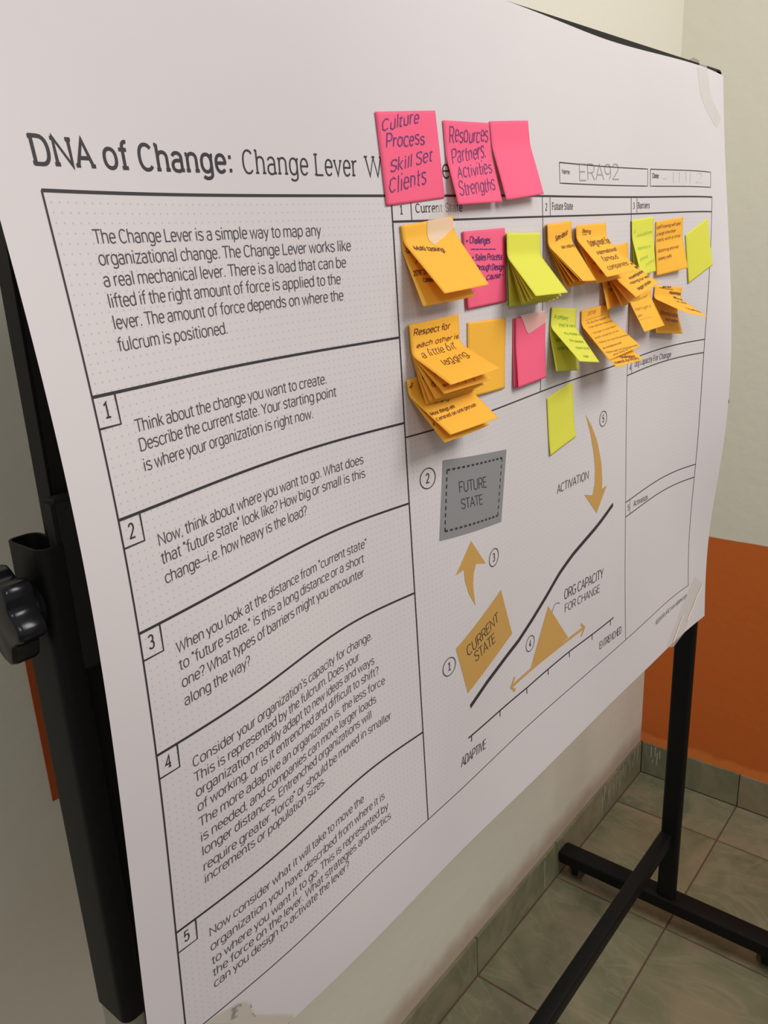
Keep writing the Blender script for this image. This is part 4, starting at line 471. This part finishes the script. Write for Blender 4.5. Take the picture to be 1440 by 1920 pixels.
def resample(P, n):
    P = np.array(P, float); d = np.r_[0, np.cumsum(np.linalg.norm(np.diff(P, axis=0), axis=1))]; t = np.linspace(0, d[-1], n); return np.stack([np.interp(t, d, P[:, 0]), np.interp(t, d, P[:, 1])], 1)
p = Pen()
v2, f2 = strip(resample(UP[2:6], 12), resample([UP[8], UP[7], UP[6], UP[5]], 12)); p.add(v2, f2); p.fill([UP[0], UP[9], UP[8], UP[2], UP[1]]); p.out('printed_arrow', MT['ochre'], .00025); p = Pen()
v2, f2 = strip(resample([DOWN[0], DOWN[13], DOWN[12], DOWN[11], DOWN[10], DOWN[9]], 16), resample(DOWN[:6], 16)); p.add(v2, f2); p.fill([DOWN[9], DOWN[8], DOWN[7], DOWN[6], DOWN[5]]); p.out('printed_arrow', MT['ochre'], .00025); p = Pen()
tr = np.array(TRI)
for i in range(8):
    a, b = i / 8, (i + 1) / 8; q = [tr[0] + (tr[2] - tr[0]) * a, tr[0] + (tr[1] - tr[0]) * a, tr[0] + (tr[1] - tr[0]) * b, tr[0] + (tr[2] - tr[0]) * b]; p.add(q if i else q[:1] + q[2:], [tuple(range(4 if i else 3))])
v0 = .1612; p.line([(.5605, v0), (.766, v0 + .0005)], .0022)
for x_, s in ((.5595, 1), (.767, -1)): p.line([(x_ + s * .011, v0 + .0095), (x_, v0), (x_ + s * .011, v0 - .0095)], .0022, .02)
p.out('printed_fulcrum', MT['ochre'], .00025)
p = Pen(); lv = np.array(LEVER); p.line(resample(lv, 21), .0031); p.out('printed_lever', MT['ink'], .0004); p = Pen()
q = resample(AXIS, 20); q[:, 1] = .1420 + (q[:, 1] - .1420) * .5; p.line(q, .0011)
for a, b in TICK:
    y_ = np.interp(a[0], q[:, 0], q[:, 1]); p.line([(a[0], y_), (a[0], y_ - .0085)], .0008)
p.out('printed_scale', MT['ink'], .0004)
p = Pen(); nb = LV['n1']; p.text('ERA92', (LU['na0'] + .055, nb + .004), (LU['na0'] + .185, nb + .008), .019, .075); pe = p.out('handwritten_name', MT['pencil']); pe['label'] = 'pencilled name in the name box'
p = Pen(); p.text('- /11/ 2'.replace('/', 'l'), (LU['da0'] + .035, nb + .005), (LU['da0'] + .17, nb + .006), .014, .05); p.out('handwritten_date', MT['faint'])['kind'] = 'stuff'

# ---------------- sticky notes ----------------
NA = .076
def note_xyz(q, t0, s, t, layer, extra=0.):
    u0, v0, th, fL, fR, lam, sx, sy = q; s = np.asarray(s, float); t = np.asarray(t, float); phi = fL + (fR - fL) * s
    down = np.zeros_like(s); out = np.zeros_like(s); tt = np.maximum(t, 0)
    for k_ in range(24):
        x_ = np.clip((tt * (k_ + .5) / 24 - t0) / .18, 0, 1); a = phi * (x_ * x_ * (3 - 2 * x_)); down += np.cos(a) * tt / 24; out += np.sin(a) * tt / 24
    down = down + np.minimum(t, 0); ds = sx * NA * s + lam * NA * out; dt = sy * NA * down; c_, s_ = math.cos(th), math.sin(th)
    off = out * sy * NA + .0012 * layer * np.clip(1 + t * 6, .15, 1) + extra
    return SN(u0 + ds * c_ + dt * s_, v0 + ds * s_ - dt * c_, off)
GRP = {'G1': 'lime notes in the fanned stack', 'R1': 'orange notes fanned under Respect for each other', 'M1': 'orange notes lowest in the Current State column', 'P2': 'small pink notes taped in a stack', 'K': 'pink notes above the table',
       'F1': 'orange notes fanned at the left of Future State', 'F3': 'orange notes hanging in the middle of Future State', 'F2': 'orange notes on international companies', 'G2': 'lime notes in green ink', 'Y1': 'dated orange notes', 'B': 'notes in the top row of Barriers', 'C': 'notes in the top row of Current State', 'T': 'orange notes low in Barriers'}
ROWS = {}
for key, colr, lab, layer, q, t0, txt, ink in NOTES:
    ROWS[key] = (q, t0, layer)
    root = thing('sticky_note', lab, 'sticky note', next((g for k_, g in GRP.items() if key.startswith(k_)), 'single notes'))
    n = 14; g = np.linspace(0, 1, n + 1); s_, tq = np.meshgrid(g, np.linspace(0, 1, 31)); s_, tq = s_.ravel(), tq.ravel()
    fc = [(j * (n + 1) + i, j * (n + 1) + i + 1, (j + 1) * (n + 1) + i + 1, (j + 1) * (n + 1) + i)[::-1] for j in range(30) for i in range(n)]
    o = link('note_paper', note_xyz(q, t0, s_, tq, layer), fc, MT[colr], root, True)
    md = o.modifiers.new('thickness', 'SOLIDIFY'); md.thickness = .00015; md.offset = -1
    if txt:
        P_v, P_f, nn = [], [], 0
        rnd = random.Random(key)
        for line, a, b, h in txt:
            st_, W_ = layout(line, False, 4); a, b = np.array(a), np.array(b); kx = (b - a) / W_; h = max(h * 1.05, .016 if line[:2] == '__' else {'olive': .036, 'green': .05}.get(ink, .056), .1 if key == 'R1a' and a[1] > .3 else 0); h = min(h, max(a[1], .05), max(b[1], .05) - .008)
            for c_ in st_:
                c_ = np.array(c_); m_ = 3 if h > .1 else 1.5; j = rnd.uniform(-3, 3) * m_ / 1.5
                c_ = np.stack([c_[:, 0] + .2 * c_[:, 1] + rnd.uniform(-3, 3), c_[:, 1] * rnd.uniform(.85, 1.12) + j], 1)
                if len(c_) > 2:  # loosen the strokes so they read as handwriting
                    c_[1:-1] += np.array([[rnd.uniform(-m_, m_), rnd.uniform(-m_, m_) * 1.4] for _ in range(len(c_) - 2)])
                o_ = [c_[0]]
                for p0, p1 in zip(c_[:-1], c_[1:]): o_ += [p0 + (p1 - p0) * i_ / 3 for i_ in (1, 2, 3)]
                c_ = np.array(o_)
                pt = np.stack([a[0] + c_[:, 0] * kx[0], a[1] + c_[:, 0] * kx[1] - c_[:, 1] * h / 100], 1)
                v, f = ribbon(pt, {'violet': .0062, 'brown': .006, 'black': .0065}.get(ink, .0048) * (1 if h > .065 or ink == 'violet' else .78))
                if len(v): P_v.append(v); P_f += [tuple(i + nn for i in x) for x in f]; nn += len(v)
        if P_v:
            V2 = np.vstack(P_v); link('handwriting', note_xyz(q, t0, V2[:, 0], np.clip(V2[:, 1], 0, 1), layer, .00045), P_f, MT[ink], root)['kind'] = 'stuff'

# ---------------- tape ----------------
def fan_tape(name, pts, m, label, place, extra):
    """tape patch: polygon in the surface's own coordinates, filled from its centre in rings"""
    P2 = np.array(pts, float); P2 = resample(np.vstack([P2, P2[:1]]), 33)[:-1]; c_ = P2.mean(0); V2 = [c_]; F = []
    for r in (.33, .66, 1): V2 += list(c_ + (P2 - c_) * r)
    n = len(P2)
    for i in range(n):
        F.append((0, 1 + (i + 1) % n, 1 + i))
        for r in (0, 1): a = 1 + r * n; F.append((a + i, a + (i + 1) % n, a + n + (i + 1) % n, a + n + i))
    V2 = np.array(V2); o = link(name, place(V2, extra), F, m, None, True); return tag(o, label, 'tape', 'pieces of tape')
onsheet = lambda V2, e: SN(V2[:, 0], V2[:, 1], e)
def onnote(key):
    q, t0, layer = ROWS[key]; return lambda V2, e: note_xyz(q, t0, V2[:, 0], V2[:, 1], layer, e)
fan_tape('tape_piece', TAPE_N, MT['tape'], 'cream masking tape over the top of the Multi tasking note', onnote('C1a'), .0005)
fan_tape('tape_piece', TAPE_CL, MT['tape_clear'], 'translucent tape end covering the word State above the Multi tasking note', onsheet, .0006)
fan_tape('tape_piece', [(.14, -.03), (.96, -.03), (1.02, .15), (.40, .26), (.34, .22)], MT['tape_pink'], 'slanted masking tape across the top of the small pink stack', onnote('P2a'), .0006)
fan_tape('tape_piece', TAPE_TR, MT['tape_clear'], 'translucent tape at the upper right corner of the worksheet', onsheet, .0006)
tbr = fan_tape('tape_piece', TAPE_BR, MT['tape_clear'], 'shiny creased tape at the lower right corner of the worksheet', onsheet, .0006)
for L_ in SHINE: p = Pen(); p.line(L_, .0022, .01); v2 = np.vstack(p.v); link('tape_shine_streak', SN(v2[:, 0], v2[:, 1], .0014), p.f, MT['shine'], tbr)  # pale strips laid on the tape as painted highlights, its shiny streaks
tb_ = fan_tape('tape_piece', TAPE_BL, MT['tape_old'], 'cream masking tape with faint letters at the lower left of the worksheet', onsheet, .0012)
p = Pen(); p.text("'IE'", IE[0], IE[1], .011, .11); v2 = np.vstack(p.v); link('tape_lettering', SN(v2[:, 0], v2[:, 1], .0018), p.f, MT['pencil'], tb_)
# tape folded over the top rail
V = []; F = []
for i, (y, z, dx) in enumerate([(-.765, 1.905, .006), (-.765, 1.932, .001), (-.765, 1.9375, -.008), (-.765, 1.93, -.033)]):
    V += [(.315 + dx, y - .017, z + .003), (.315 + dx, y + .022, z)]
F = [(2 * i, 2 * i + 1, 2 * i + 3, 2 * i + 2) for i in range(3)]
tag(link('tape_fold', V, F, MT['tape_clear'], None, True), 'crumpled clear tape folded over the top rail near its right end', 'tape', 'pieces of tape')
